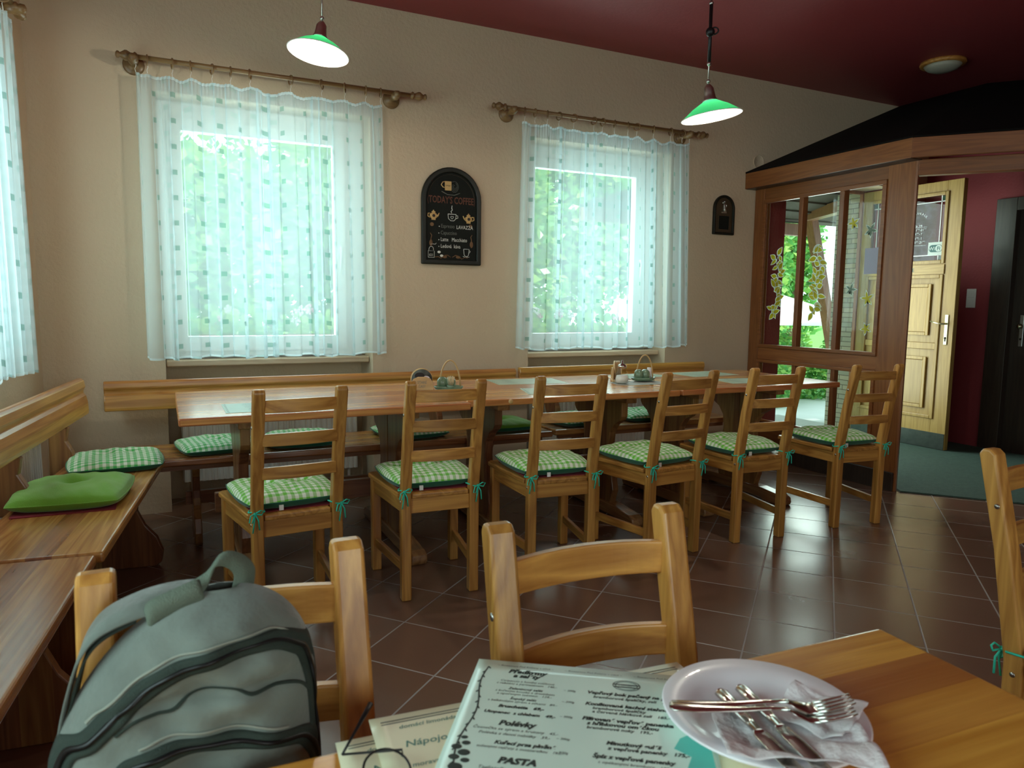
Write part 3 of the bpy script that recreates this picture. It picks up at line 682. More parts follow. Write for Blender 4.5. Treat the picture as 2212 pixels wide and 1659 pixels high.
def pot(cx, cz, s):
    b = MB(); b.ball((cx, YB-.002, cz), .027, 10, 0, (1.0, .22, .78)); b.ball((cx, YB-.002, cz+.024), .009, 8, 0, (1.6, .3, .8)); b.ball((cx, YB-.002, cz+.033), .005, 6)
    b.tube([(cx+s*.024, YB-.003, cz-.004), (cx+s*.034, YB-.003, cz+.006), (cx+s*.040, YB-.003, cz+.020)], [.007, .005, .003], 8)
    b.tube([(cx-s*.022, YB-.003, cz+.014), (cx-s*.038, YB-.003, cz+.014), (cx-s*.040, YB-.003, cz-.004), (cx-s*.024, YB-.003, cz-.012)], .004, 6)
    b.box((cx-.014, YB-.005, cz-.028), (cx+.014, YB, cz-.018))
    o = b.build('teapot_relief', M_['paint_tan'], bd)
    MB().ball((cx, YB-.008, cz), .008, 4, 0, (1.3, .2, 1.3)).build('flower_print', M_['mocha'], o)
pot(-.128, .318, 1); pot(.122, .308, -1)
b = MB(); b.box((-.048, YB-.006, .488), (-.002, YB, .548)); b.tube([(-.046, YB-.004, .545), (-.064, YB-.004, .540), (-.074, YB-.004, .522), (-.062, YB-.004, .508), (-.047, YB-.004, .505)], .0038, 6)
o = b.build('mug_relief', M_['paint_tan'], bd, bevel=.002)
b = MB(); put_text(b, 'Lungo', .014, at(-.044, .516, YB-.0068)); b.build('mug_print', M_['mocha'], o)
b = MB()
for k in range(5): line(b, [(.020+.008*k*math.cos(t)*.9, .515+.009*k*math.sin(t)) for t in [math.pi*1.4*q/9+k for q in range(10)]], .0012)
line(b, [(-.07, .480), (-.03, .462), (.02, .460), (.06, .476)], .0025); b.build('rose_ornament', M_['chalk_grey'], bd)
b = MB(); line(b, [(p[0], p[1]) for p in arch(BW, BH, inset=.047)[2:]], .001); b.build('panel_line', M_['bronze'], bd)

pq = empty('arched_wall_plaque', (4.105, YW, 1.825), 0, 'small arched dark plaque with a standing figure above an empty black square', 'plaque')
b = MB(); ring_frame(b, arch(.215, .315), arch(.215, .315, inset=.020), -.026, 0); b.build('plaque_frame', M_['black_frame'], pq, bevel=.006)
MB().prism(arch(.215, .315, inset=.018), 'y', -.012, -.001).build('plaque_panel', M_['bronze'], pq)
b = MB(); ring_frame(b, [(-.062, .035), (.062, .035), (.062, .158), (-.062, .158)], [(-.054, .043), (.054, .043), (.054, .150), (-.054, .150)], -.020, -.010); b.build('square_border', M_['bronze'], pq)
MB().box((-.054, -.014, .043), (.054, -.0125, .150)).build('square_slate', M_['black_board'], pq)
b = MB(); b.ball((0, -.018, .262), .009, 8); b.tube([(0, -.017, .252), (0, -.017, .235), (.002, -.017, .205), (.004, -.017, .182)], [.006, .011, .012, .016], 8); b.tube([(-.008, -.018, .245), (-.018, -.018, .252), (-.010, -.018, .27)], .004, 6); b.tube([(.009, -.018, .245), (.022, -.018, .232), (.014, -.018, .218)], .004, 6); b.box((-.024, -.020, .172), (.024, -.012, .182))
b.build('standing_figure', M_['chrome_dim'], pq)
v = MB().lathe([(.0001, .005), (.052, .005), (.054, .007), (.058, .006), (.060, .0)], 28, M=Matrix.Translation((4.462, YW, 2.435)) @ Matrix.Rotation(R(90), 4, 'X')).build('round_wall_cover', M_['plaster'])
tag(v, 'round beige cover plate flat on the wall above the small arched plaque', 'wall cover')

# ------------------------------------------------------------------ pendant lamps and ceiling lamp
def pendant(loc, rim_z, r, tilt, taxis, label, cordtop, pulley=False):
    p = empty('pendant_lamp', (loc[0], loc[1], rim_z), 0, label, 'pendant lamp', 'green enamel pendant lamps')
    T = Matrix.Rotation(tilt, 4, Vector(taxis))
    prof = [(r, 0), (r*.985, .003), (r*.62, .042*r/.145), (r*.27, .070*r/.145), (r*.20, .078*r/.145)]
    sh = MB().lathe(prof, 40, M=T, cap=False).build('lamp_shade', M_['shade_green'], p)
    pin = [(a*.985, z-.0025) for a, z in prof] + [(.0001, prof[-1][1]-.003)]
    MB().lathe(pin, 40, M=T, cap=False).build('shade_lining', M_['opal_lining'], sh)
    MB().tube([T @ Vector((r*math.cos(t), r*math.sin(t), 0)) for t in [2*math.pi*k/40 for k in range(40)]], .0022, 6, close=True).build('shade_rim', M_['enamel_white'], sh)
    h = prof[-1][1]
    MB().lathe([(r*.24, h-.006), (.036, h), (.030, h+.008), (.026, h+.03), (.024, h+.055), (.014, h+.070), (.006, h+.078)], 20, M=T).build('socket', M_['chrome_dim'], p)
    MB().ball(T @ Vector((0, 0, .030)), .034, 10).build('light_bulb', M_['bulb'], p)
    top = T @ Vector((0, 0, h+.078)); zt = cordtop-rim_z
    b = MB(); b.ball(top+Vector((0, 0, .012)), .010, 8); b.tube([top, top+Vector((0, 0, .2))], .0035, 8)
    b.build('cord_joint', M_['chrome_dim'], p)
    MB().tube([top+Vector((0, 0, .2)), (top.x, top.y, zt)], .0055 if not pulley else .004, 8).build('cord', M_['black_metal'], p)
    if pulley:
        pts = pulley
        b = MB(); b.ball((top.x, top.y, pts[0]-rim_z), .022, 10, 0, (1, 1, 1.05)); b.tube([(top.x+.026+.014*math.cos(t), top.y-.012*math.cos(t), pts[0]-rim_z+.010+.016*math.sin(t)) for t in [2*math.pi*k/14 for k in range(14)]], .004, 6, close=True)
        b.build('height_adjuster', M_['black_metal'], p)
        b = MB().tube([(top.x, top.y, pts[1]-rim_z), (top.x, top.y, pts[2]-rim_z)], .0085, 8); b.build('cord_sleeve', M_['black_metal'], p)
        b = MB().ball((top.x, top.y, pts[1]-rim_z), .011, 8).ball((top.x, top.y, pts[2]-rim_z), .011, 8); b.build('cord_bead', M_['chrome_dim'], p)
    MB().lathe([(.045, zt), (.045, zt-.012), (.012, zt-.05), (.004, zt-.055)], 20, M=Matrix.Translation((top.x, top.y, 0))).build('ceiling_rose', M_['black_metal'], p)
    l = bpy.data.lights.new('lamp_light', 'POINT'); l.energy = 9; l.color = (1.0, .90, .74); l.shadow_soft_size = .03
    lo = bpy.data.objects.new('lamp_light', l); COL.objects.link(lo); lo.location = (loc[0]+T.to_3x3()[0][2]*.0, loc[1], rim_z-.02); lo['kind'] = 'helper'
    return p
pendant((0.703, 3.62), 2.425, 0.143, R(9), (-.35, 1, 0), 'green enamel pendant lamp hanging before the wider curtained window', CZ)
pendant((2.485, 2.90), 2.185, 0.148, R(-9), (.3, 1, 0), 'green enamel pendant lamp with a cord adjuster, before the red ceiling', CZ, pulley=(2.585, 2.385+.05, 2.72))
c = empty('ceiling_lamp', (5.32, 3.66, CZ), 0, 'round flush opal ceiling lamp with a wooden rim on the red ceiling', 'ceiling lamp')
MB().lathe([(.0001, -.075), (.06, -.070), (.105, -.052), (.128, -.026)], 32).build('lamp_dome', M_['opal'], c)
MB().lathe([(.128, -.028), (.150, -.026), (.155, -.015), (.150, 0), (.0001, 0)], 32).build('lamp_rim', M_['pine_x'], c)

# ------------------------------------------------------------------ chairs
def make_chair(slats=((.877, .046, .010), (.752, .044, .010), (.626, .044, .010)), zs=1.014):
    """origin on the floor under the middle of the back legs; sitter faces +y"""
    c = empty('wooden_chair')
    W0, W1_, D = 0.298, 0.378, 0.405; lw = .042
    for s in (-1, 1):
        x = s*W0/2
        prof = [(a_, z_*zs) for a_, z_ in [(-.016, 0), (.028, 0), (.024, .45), (.022-.045, .70), (-.074, .918), (-.086, .928), (-.104, .928), (-.112, .915), (-.062, .70), (-.020, .45)]]
        leg = MB().prism(prof, 'x', x-lw/2, x+lw/2).build('back_leg', M_['pine_z'], c, bevel=.006, seg=3)
        b = MB()
        for yy, zz in ((-.058+.028, .80), (.004, .425)): b.tube([(x+s*(lw/2-.001), yy-.03*(zz > .6), zz), (x+s*(lw/2+.0015), yy-.03*(zz > .6), zz)], .006, 10)
        b.build('screw', M_['chrome_dim'], leg)
        xf = s*W1_/2
        MB().prism([(D-.022, 0), (D+.022, 0), (D+.022, .436), (D-.022, .436)], 'x', xf-lw/2, xf+lw/2).build('leg', M_['pine_z'], c, bevel=.005)
        MB().bar((s*(W0/2), .02, .405), (s*(W1_/2), D-.02, .405), .024, .062).build('apron', M_['pine_y'], c, bevel=.003)
        MB().bar((s*(W0/2), .02, .135), (s*(W1_/2), D-.02, .135), .020, .040).build('stretcher', M_['pine_y'], c, bevel=.004)
    MB().box((-W0/2+.02, -.006, .374), (W0/2-.02, .018, .438)).build('apron', M_['pine_x'], c, bevel=.003)
    MB().box((-W1_/2+.02, D-.012, .374), (W1_/2-.02, D+.012, .436)).build('apron', M_['pine_x'], c, bevel=.003)
    # seat with cut back corners around the posts
    y0, y1 = -.012, D+.045
    poly = [(-W0/2+.024, y0), (W0/2-.024, y0), (W0/2-.024, .032), (W0/2+.028, .032), (W1_/2+.030, y1-.02), (W1_/2+.012, y1), (-W1_/2-.012, y1), (-W1_/2-.030, y1-.02), (-W0/2-.028, .032), (-W0/2+.024, .032)]
    MB().prism(poly, 'z', .437, .459).build('seat', M_['pine_y'], c, bevel=.006, seg=3)
    for z, h, cam_ in slats:
        b = MB(); n = 12; yb = -.018 + (z-.45)*-.155 ; w = W0/2-.012
        top = [(x, yb - cv) for x, cv in [(-w+2*w*i/n, .020*(1-((2*i/n)-1)**2)) for i in range(n+1)]]
        vs = []
        for x, y in top:
            lift = cam_*(1-(x/w)**2)
            vs += [(x, y-.008, z-h/2), (x, y+.009, z-h/2), (x, y+.009, z+h/2+lift*.35), (x, y-.008, z+h/2+lift*.35)]
        fs = []
        for i in range(n):
            for k in range(4): fs.append((4*i+k, 4*i+(k+1) % 4, 4*i+4+(k+1) % 4, 4*i+4+k))
        fs += [(3, 2, 1, 0), (4*n, 4*n+1, 4*n+2, 4*n+3)]
        b.add(vs, [f[::-1] for f in fs]); b.build('slat', M_['pine_x'], c, bevel=.003)
    return c
chair0 = make_chair()
chair1 = make_chair(((.846, .052, .010), (.716, .050, .010), (.606, .044, .010)), 1.0)
_used = {}
def chair(x, y, rz, label, group):
    src_ = chair0 if 'long' in group else chair1
    if src_.name not in _used: o = src_; _used[src_.name] = 1
    else: o = copy_tree(src_)
    o.location = (x, y, 0); o.rotation_euler = (0, 0, R(rz)); tag(o, label, 'chair', group); return o
G1 = 'chairs along the near side of the long tables'
ROW = [(0.425, 2.745, 5, 'pine ladder-back chair at the long tables, first from the benches'),
       (1.020, 2.805, -3, 'pine ladder-back chair drawn up in front of the first round coaster holder'),
       (1.610, 2.800, -6, 'pine ladder-back chair at the long tables, third from the benches'),
       (2.243, 2.785, 4, 'pine ladder-back chair in front of the pale green cruet set'),
       (2.835, 2.805, -4, 'pine ladder-back chair second from the glazed partition'),
       (3.545, 2.765, -7, 'pine ladder-back chair at the table end, next to the glazed partition')]
for x, y, a, lab in ROW: chair(x, y, a, lab, G1)
G2 = 'chairs of the near tables'
chair(0.062, 0.862, 180, 'pine chair at the near table with the backpack leaning on it', G2)
chair(0.575, 0.835, 177, 'pine chair without cushion behind the green menu sheet', G2)
chair(1.872, 0.900, 180, 'pine chair cut by the picture edge, its cushion tie knotted on the post', G2)

# ------------------------------------------------------------------ cushions
def make_cushion(w0, w1, d, mats, name='seat_cushion', h=.066, seed=1, ties=None, tagx=None, dimples=((-.07, .02), (.07, .02))):
    """centre of the bottom at the origin; w0 width at -y, w1 width at +y"""
    rn = random.Random(seed); ph = [rn.uniform(0, 6.3) for _ in range(6)]
    c = empty(name)
    b = MB(); n = 40
    def pos(u, v, top):
        X, Y = 2*u-1, 2*v-1
        w = (w0*(1-v) + w1*v)/2
        # rounded outline
        x = X*math.sqrt(1-Y*Y*.16)*w; y = Y*math.sqrt(1-X*X*.10)*d/2
        e = (1-abs(X)**3.2)*(1-abs(Y)**3.2); e = max(0, e)**.42
        z = h*.40
        if top:
            z += h*.60*e
            for dx, dy in dimples: z -= h*.55*math.exp(-((x-dx)**2+(y-dy)**2)/.0017)
            z += .0035*math.sin(x*38+ph[0])*math.sin(y*33+ph[1])*e + .0022*math.sin(x*80+ph[2]+y*30)*e
            rim = max(abs(X), abs(Y)); z += .004*math.sin(26*(X+Y)+ph[3])*max(0, rim-.55)*e
        else: z -= h*.40*min(1, e*1.6)
        return (x, y, z)
    b.grid(n, n, lambda u, v: pos(u, v, True), 0)
    k = len(b.v); b.grid(n, n, lambda u, v: pos(u, v, False), 1)
    for q in range(len(b.f)):
        if b.m[q] == 1: b.f[q] = b.f[q][::-1]
    b.build('cover', mats, c)
    pts = [pos(i/14, 0, True) for i in range(15)] + [pos(1, i/14, True) for i in range(1, 15)] + [pos(1-i/14, 1, True) for i in range(1, 15)] + [pos(0, 1-i/14, True) for i in range(1, 14)]
    MB().tube(pts, .0028, 6, close=True).build('piping', mats[1], c)
    if ties:
        for (tx, ty) in ties:           # tie position on the post
            b = MB(); s = -1 if tx < 0 else 1; R_ = .031
            loop = [(tx+R_*math.cos(t)*.92, ty+R_*math.sin(t), .012+.004*math.sin(2*t+s)) for t in [2*math.pi*k/20 for k in range(20)]]
            b.tube(loop, .0028, 6, close=True)
            kx, ky = tx+s*.012, ty-R_-.004
            b.ball((kx, ky, .010), .0058, 6)
            b.tube([(kx, ky, .010), (kx+.018, ky-.008, .024), (kx+.030, ky-.008, .020), (kx+.022, ky-.008, .006), (kx, ky, .010)], .0026, 6)
            b.tube([(kx, ky, .010), (kx-.016, ky-.006, .006), (kx-.022, ky-.008, -.018), (kx-.012, ky-.010, -.020), (kx, ky, .010)], .0026, 6)
            b.tube([(kx, ky, .010), (kx+.010, ky-.008, -.012), (kx+.014, ky-.006, -.050)], .0026, 6)
            b.tube([(kx, ky, .010), (kx-.004, ky-.008, -.016), (kx-.010, ky-.004, -.060)], .0026, 6)
            b.build('tie', M_['tie_cyan'], c)
    if tagx is not None:
        MB().box((tagx-.008, -d/2-.004, -.002), (tagx+.008, -d/2+.002, .018)).build('care_tag', M_['care_tag'], c)
    return c
CG = 'green gingham cushions on the chairs'
cu0 = make_cushion(.37, .415, .395, [M_['gingham'], M_['cushion_dark']], 'chair_cushion', ties=((-.149, -.214), (.149, -.214)), tagx=-.055, seed=3, dimples=((-.07, .03), (.07, .03)))
cu1 = make_cushion(.37, .415, .395, [M_['gingham'], M_['cushion_dark']], 'chair_cushion', ties=((-.149, -.214), (.149, -.214)), tagx=-.075, seed=9, dimples=((0, .03), (-.10, .08), (.10, .06)))
pads = {0, 1, 2}
wh = ['on the chair nearest the benches', 'on the chair before the first round coaster holder', 'on the third chair counted from the benches',
      'on the chair in front of the pale green cruet set', 'on the chair second from the glazed partition', 'on the chair next to the glazed partition']
def put_on(x, y, rz, dx, dy, z, obj, extra=0):
    M = Matrix.Translation((x, y, 0)) @ Matrix.Rotation(R(rz), 4, 'Z')
    p = M @ Vector((dx, dy, z)); obj.location = p; obj.rotation_euler = (0, 0, R(rz+extra))
first = {0: True, 1: True}
for i, (x, y, a, lab) in enumerate(ROW):
    k = i % 2; src = (cu0, cu1)[k]
    o = src if first[k] else copy_tree(src); first[k] = False
    zz = .462 + (.003 if i in pads else 0)
    put_on(x, y, a, 0, .222, zz, o); tag(o, 'tied green gingham cushion ' + wh[i], 'cushion', CG)
    if i in pads:
        f = MB().prism([(-.17, -.19), (.165, -.205), (.175, .18), (-.185, .17)], 'z', 0, .003).build('felt_pad', M_['felt_red'])
        put_on(x, y, a, .012, .225, .4592, f, 0); tag(f, 'dark red pad under the cushion ' + wh[i], 'seat pad', 'red pads under the cushions')
o = copy_tree(cu0); put_on(1.872, .900, 180, 0, .222, .462, o); tag(o, 'green gingham cushion on the chair cut by the picture edge', 'cushion', CG)

# ------------------------------------------------------------------ benches
def make_bench(L, label, x, y, rz, z=.46, D=.44, backx=(0, None), legs=(0.2, None), back=True, zb=(.655, .825), supx=None, yb_off=.0, cutout=False):
    b_ = empty('wooden_bench', (x, y, 0), R(rz), label, 'bench', 'wooden benches along the walls')
    MB().box((0, 0, z-.036), (L, D, z)).build('seat', M_['bench_wood'], b_, bevel=.009, seg=3)
    MB().box((.05, .05, z-.066), (L-.05, .075, z-.036)).box((.05, D-.075, z-.066), (L-.05, D-.05, z-.036)).build('seat_rail', M_['trestle_x'], b_)
    for lx in legs:
        half = [(.03, 0), (.005, .02), (-.002, .07), (.022, .14), (.070, .20), (.100, .27), (.090, .34), (.050, z-.066)]
        poly = [(D/2+(a-D/2)*1.0, h) for a, h in half] + [(D-a, h) for a, h in half[::-1]]
        poly = poly[::-1]
        MB().prism(poly, 'x', lx-.018, lx+.018).build('leg', M_['trestle'], b_, bevel=.005)
    MB().box((min(legs)-.05, D/2-.016, .17), (max(legs)+.05, D/2+.016, .24)).build('stretcher', M_['trestle_x'], b_, bevel=.003)
    if back:
        x0, x1 = backx; yb = D+.005+yb_off
        # moulded plank, leaning back
        h = zb[1]-zb[0]; T = .10
        f = [(0, 0.0), (-.004, .10), (-.006, .35), (-.002, .52), (.008, .60), (.004, .68), (-.006, .76), (-.004, .92), (.006, 1.0)]
        poly = [(yb+a+T*h*t, zb[0]+h*t) for a, t in f] + [(yb+.030+T*h, zb[1]-.002), (yb+.034+T*h*.5, zb[0]+h*.5), (yb+.030, zb[0])]
        MB().prism(poly, 'x', x0, x1).build('backrest', M_['bench_back'], b_, bevel=.006, seg=3)
        for sx in supx or [x0+.18, x1-.18]:
            poly = [(D-.06, z-.04), (D+.055, z-.04), (yb+.085, zb[0]-.02), (yb+.075+T*h, zb[1]-.03), (yb+.036+T*h*.8, zb[1]-.03), (yb+.033, zb[0]), (yb+.004, zb[0]-.006), (D-.02, zb[0]-.07), (D-.045, z+.07)]
            MB().prism(poly[::-1], 'x', sx-.02, sx+.02).build('back_support', M_['trestle'], b_, bevel=.006)
    return b_
make_bench(2.50, 'long wooden bench against the window wall behind the first long table', -.34, 3.875, 0, D=.46, backx=(.02, 2.52), legs=(.45, 2.10), zb=(.640, .805), yb_off=.10, supx=(.70, 1.9))
make_bench(1.46, 'wooden bench against the window wall towards the glazed partition', 2.19, 3.90, 0, D=.46, backx=(.02, 1.66), legs=(.35, 1.05), zb=(.645, .810), yb_off=.08, supx=(.25, 1.3))
make_bench(1.405, 'wooden bench on the side wall carrying the plain green cushion', -.200, 2.475, 90-6.95, z=.475, D=.42, backx=(-.02, 1.72), legs=(.16, 1.22), zb=(.665, .850), yb_off=-.04, supx=(.66, 1.34))
make_bench(1.44, 'glossy wooden bench on the side wall behind the backpack chair', -.372, 1.030, 90-6.1, z=.474, D=.42, backx=(0, 1.40), legs=(.20, 1.26), zb=(.665, .850), yb_off=-.04, supx=(.1, .9))
# bench cushions
BG = 'gingham cushions on the benches'
def bcush(loc, rz, label, mats, w=.40, d=.38, seed=1, h=.06, group=BG, dimples=((0, .02),)):
    o = make_cushion(w, w, d, mats, 'bench_cushion', h=h, seed=seed, dimples=dimples); o.location = loc; o.rotation_euler = (0, 0, R(rz)); return tag(o, label, 'cushion', group)
gc = [M_['gingham_cool'], M_['cushion_dark']]
bcush((-.235, 3.78, .476), 4, 'green gingham cushion in the corner end of the side wall bench', gc, .40, .40, 21, .062, dimples=((-.05, .05), (.07, .06)))
bcush((-.345, 3.195, .479), -6, 'plain bright green cushion on the side wall bench', [M_['cushion_green'], M_['cushion_green']], .39, .42, 22, .072, 'bench cushion of plain green', dimples=((0, .03),))
tag(MB().prism([(-.19, -.20), (.14, -.21), (.15, .16), (-.19, .17)], 'z', 0, .003).build('felt_pad', M_['felt_red']), 'thin dark red pad under the plain green bench cushion', 'seat pad', 'red pads under the cushions')
bpy.data.objects[[o.name for o in bpy.data.objects if o.name.startswith('felt_pad')][-1]].location = (-.335, 3.18, .4755)
bcush((.225, 4.10, .461), 8, 'green gingham cushion at the left table end on the long bench', gc, .40, .38, 23)
bcush((.665, 4.11, .461), -3, 'green gingham cushion on the long bench beside the one at the table end', gc, .40, .38, 24)
bcush((1.30, 4.12, .461), 4, 'green gingham cushion on the long bench below the round coaster holder', gc, .40, .38, 25)
bcush((1.92, 4.13, .461), 0, 'plain yellow-green cushion on the long bench under the second table', [M_['cushion_green'], M_['cushion_dark']], .36, .38, 26, group='bench cushion of plain green')
bcush((2.47, 4.13, .461), 5, 'green gingham cushion where the two window benches meet', gc, .40, .38, 27)
bcush((3.00, 4.13, .461), -4, 'green gingham cushion on the bench below the pale green cruet set', gc, .40, .38, 28)

# ------------------------------------------------------------------ long tables
def make_table(L, D, x, y, rz, label, legs, top='table_top', z=.775, th=.034, trestle=True, name='dining_table', group='long wooden tables'):
    t = empty(name, (x, y, 0), R(rz), label, 'table', group)
    MB().box((0, 0, z-th), (L, D, z)).build('tabletop', M_[top], t, bevel=.007, seg=3)
    c = D/2; z1 = z-th
    for lx in legs:
        MB().box((lx-.035, .12, z1-.045), (lx+.035, D-.12, z1)).build('crossbeam', M_['trestle_foot'], t, bevel=.004)
        half = [(.17, .075), (.20, .16), (.165, .30), (.145, .42), (.155, .50), (.20, .555), (.255, .585), (.275, .61), (.275, z1-.045)]
        lg = []
        for s in (-1, 1):
            poly = [(c+s*.004, .075)] + [(c+s*a, h) for a, h in half] + [(c+s*.004, z1-.045)]
            MB().prism(poly if s < 0 else poly[::-1], 'x', lx-.022, lx+.022).build('leg', M_['trestle'], t, bevel=.005)
        h = D/2-.03
        poly = [(c-h, .0), (c-h+.16, 0), (c-h+.18, .014), (c+h-.18, .014), (c+h-.16, 0), (c+h, 0), (c+h+.012, .02), (c+h+.006, .05), (c+h-.03, .066), (c+h-.20, .080), (c-h+.20, .080), (c-h+.03, .066), (c-h-.006, .05), (c-h-.012, .02)]
        MB().prism(poly, 'x', lx-.04, lx+.04).build('foot', M_['trestle_foot'], t, bevel=.008, seg=3)
    MB().box((min(legs)-.12, c-.018, .245), (max(legs)+.12, c+.018, .340)).build('stretcher', M_['trestle_x'], t, bevel=.004)
    return t
make_table(1.275, .95, .030, 3.145, 0.2, 'first long table with a yellow front edge, next to the corner benches', (.27, 1.02))
make_table(1.285, .925, 1.318, 3.235, -1.4, 'middle long table with a reddish front edge and a round wooden plug', (.25, 1.04))
make_table(1.245, .925, 2.628, 3.215, -1.0, 'long table that ends in front of the glazed partition', (.25, .86))
b = MB().tube([(1.548, 3.231, .760), (1.548, 3.2265, .760)], .013, 16).build('edge_plug', M_['holder_wood'])
tb = [o for o in bpy.data.objects if o.name.startswith('dining_table')][1]
b.parent = tb; b.matrix_parent_inverse = Matrix.Identity(4); b.location = (-0, 0, 0)
b.data.transform(Matrix.Translation((-1.548+.235, -3.2265-.0005, .001-.0)))

# near table
NT = make_table(1.20, .76, -.262, .008, -2.9, 'near table of orange-brown boards carrying the menus and the plate', (.085, 1.115), top='table_near', z=.76, group='near table')

# ------------------------------------------------------------------ paper menus and placemats
def sheet(cx, cy, w, h, rz, z, mat, label, name='paper_menu', group='paper menus on the long tables', lines=0, seed=1, cat='menu', film=False):
    s = empty(name, (cx, cy, z), R(rz), label, cat, group)
    MB().box((-w/2, -h/2, 0), (w/2, h/2, .0012)).build('sheet', mat, s)
    if lines:
        rn = random.Random(seed); b = MB()
        words = ['Předkrmy', 'Polévky', 'Hlavní jídla', 'Pasta', 'Saláty', 'Dezerty', 'Nápoje', 'Pivo', 'Káva', 'Víno', 'bramborové špalíčky', 'hovězí vývar', 'kuřecí prsa', 'vepřový bok', 'smažený sýr', 'domácí limonáda']
        for col in (-1, 1):
            for i in range(lines):
                sz = .013 if i % 4 == 0 else .008
                put_text(b, rn.choice(words[:10] if i % 4 == 0 else words[10:]), sz, Matrix.Translation((col*w/4, h/2-.03-i*(h-.05)/lines, .0014)), 'CENTER', bold=.02)
        pts = [(-w/2+.012+.004*math.sin(i*1.7), -h/2+.01+(h-.02)*i/24, .0014) for i in range(25)]
        b.tube(pts, .0012, 4, flat=.1)
        b.build('printed_text', M_['ink_grey'], s)
    return s
sheet(.45, 3.375, .47, .29, 0, .7752, M_['paper_mint'], 'pale green paper menu on the first long table behind the first chair back', lines=12, seed=2)
sheet(1.99, 3.92, .44, .29, -8, .7752, M_['paper_pale'], 'pale paper menu at the far side of the middle table', lines=12, seed=4)
sheet(1.96, 3.41, .44, .27, -16, .7752, M_['paper_pale'], 'pale paper menu at the near side of the middle table', lines=12, seed=5)
sheet(2.86, 3.97, .38, .24, 10, .7752, M_['paper_pale'], 'pale paper menu behind the coaster holder on the last table', lines=12, seed=8)
sheet(3.38, 3.93, .40, .29, 2, .7752, M_['paper_pale'], 'pale paper menu at the far corner of the table by the partition', lines=12, seed=6)
sheet(3.36, 3.47, .40, .27, -8, .7752, M_['paper_pale'], 'pale paper menu at the near side of the table by the partition', lines=12, seed=7)
def mat_(cx, cy, w, h, rz, label):
    o = MB().prism([(-w/2+.03, -h/2), (w/2-.03, -h/2), (w/2, -h/2+.03), (w/2, h/2-.03), (w/2-.03, h/2), (-w/2+.03, h/2), (-w/2, h/2-.03), (-w/2, -h/2+.03)], 'z', 0, .0012).build('table_mat', M_['card'], None)
    o.location = (cx, cy, .7752); o.rotation_euler = (0, 0, R(rz)); tag(o, label, 'table mat', 'grey mats under the condiments'); return o
mat_(1.33, 3.62, .28, .17, -6, 'grey mat under the cruet set with toothpicks')
mat_(2.60, 3.60, .34, .19, -4, 'grey mat with a dark line under the sugar dispenser')

# ------------------------------------------------------------------ condiments
def coaster_holder(x, y, rz, label):
    h = empty('coaster_holder', (x, y, .7766), R(rz), label, 'coaster holder', 'wooden holders for beer coasters'); h.scale = (1.15, 1.2, 1.42)
    MB().box((-.060, -.026, 0), (.060, .026, .010)).build('holder_base', M_['holder_wood'], h, bevel=.002)
    for s in (-1, 1):
        poly = [(-.050, .01), (.050, .01), (.052, .035), (.040, .052), (.018, .060), (-.018, .060), (-.040, .052), (-.052, .035)]
        a = -.024 if s < 0 else .018
        MB().prism(poly, 'y', a, a+.006).build('holder_side', M_['holder_wood'], h, bevel=.002)
    return h
def coasters(x, y, rz, label, n=7):
    c = empty('beer_coaster', (x, y, .7866), R(rz), None, None, None)
    obs = []
    for i in range(n):
        yy = -.0165 + i*.0052
        o = MB().tube([(0, yy-.0008, .060), (0, yy+.0008, .060)], .058, 40).build('beer_coaster', M_['rattan'] if i % 3 else M_['holder_wood'])
        o.location = c.location; o.rotation_euler = c.rotation_euler; obs.append(o)
    bpy.data.objects.remove(c)
    return obs
pos = Matrix.Translation((1.245, 3.645, 0))
coaster_holder(1.215, 3.625, -14, 'small wooden coaster holder with burnt-in lettering on the first long table')
b = MB()
put_text(b, 'STARÉ', .015, at(0, .034, 0), 'CENTER'); put_text(b, 'ČASY', .013, at(0, .020, 0), 'CENTER')
hold = [o for o in bpy.data.objects if o.name == 'coaster_holder'][0]
tx = b.build('burnt_lettering', M_['ink_grey'], hold); tx.location = (0, -.0245, 0)
for i, o in enumerate(coasters(1.215, 3.625, -14, '')):
    tag(o, 'round printed beer coaster facing the room in the wooden holder' if i == 0 else 'plain round beer coaster stacked behind the printed one in the holder', 'coaster', 'front coaster' if i == 0 else 'coasters in the first holder')
    if i == 0:
        b = MB()
        b.tube([(0, -.0176, .060), (0, -.0179, .060)], .055, 36, mi=0)
        b.ball((-.012, -.0184, .080), .022, 8, 1, (1.2, .03, .8)); b.ball((.022, -.0184, .066), .013, 8, 2, (1.5, .03, 1.0)); b.ball((-.028, -.0184, .046), .015, 8, 3, (1, .03, 1)); b.ball((.028, -.0186, .040), .010, 8, 4, (.8, .03, 1.6))
        q = b.build('coaster_print', [M_['card_dark'], M_['mocha'], M_['petal_white'], M_['leaf_olive'], M_['chalk_white']], o)
coaster_holder(2.525, 3.735, 62, 'small wooden coaster holder seen edge-on behind the sugar dispenser')
for i, o in enumerate(coasters(2.525, 3.735, 62, '')):
    tag(o, 'round beer coaster standing in the holder behind the sugar dispenser', 'coaster', 'coasters in the second holder')
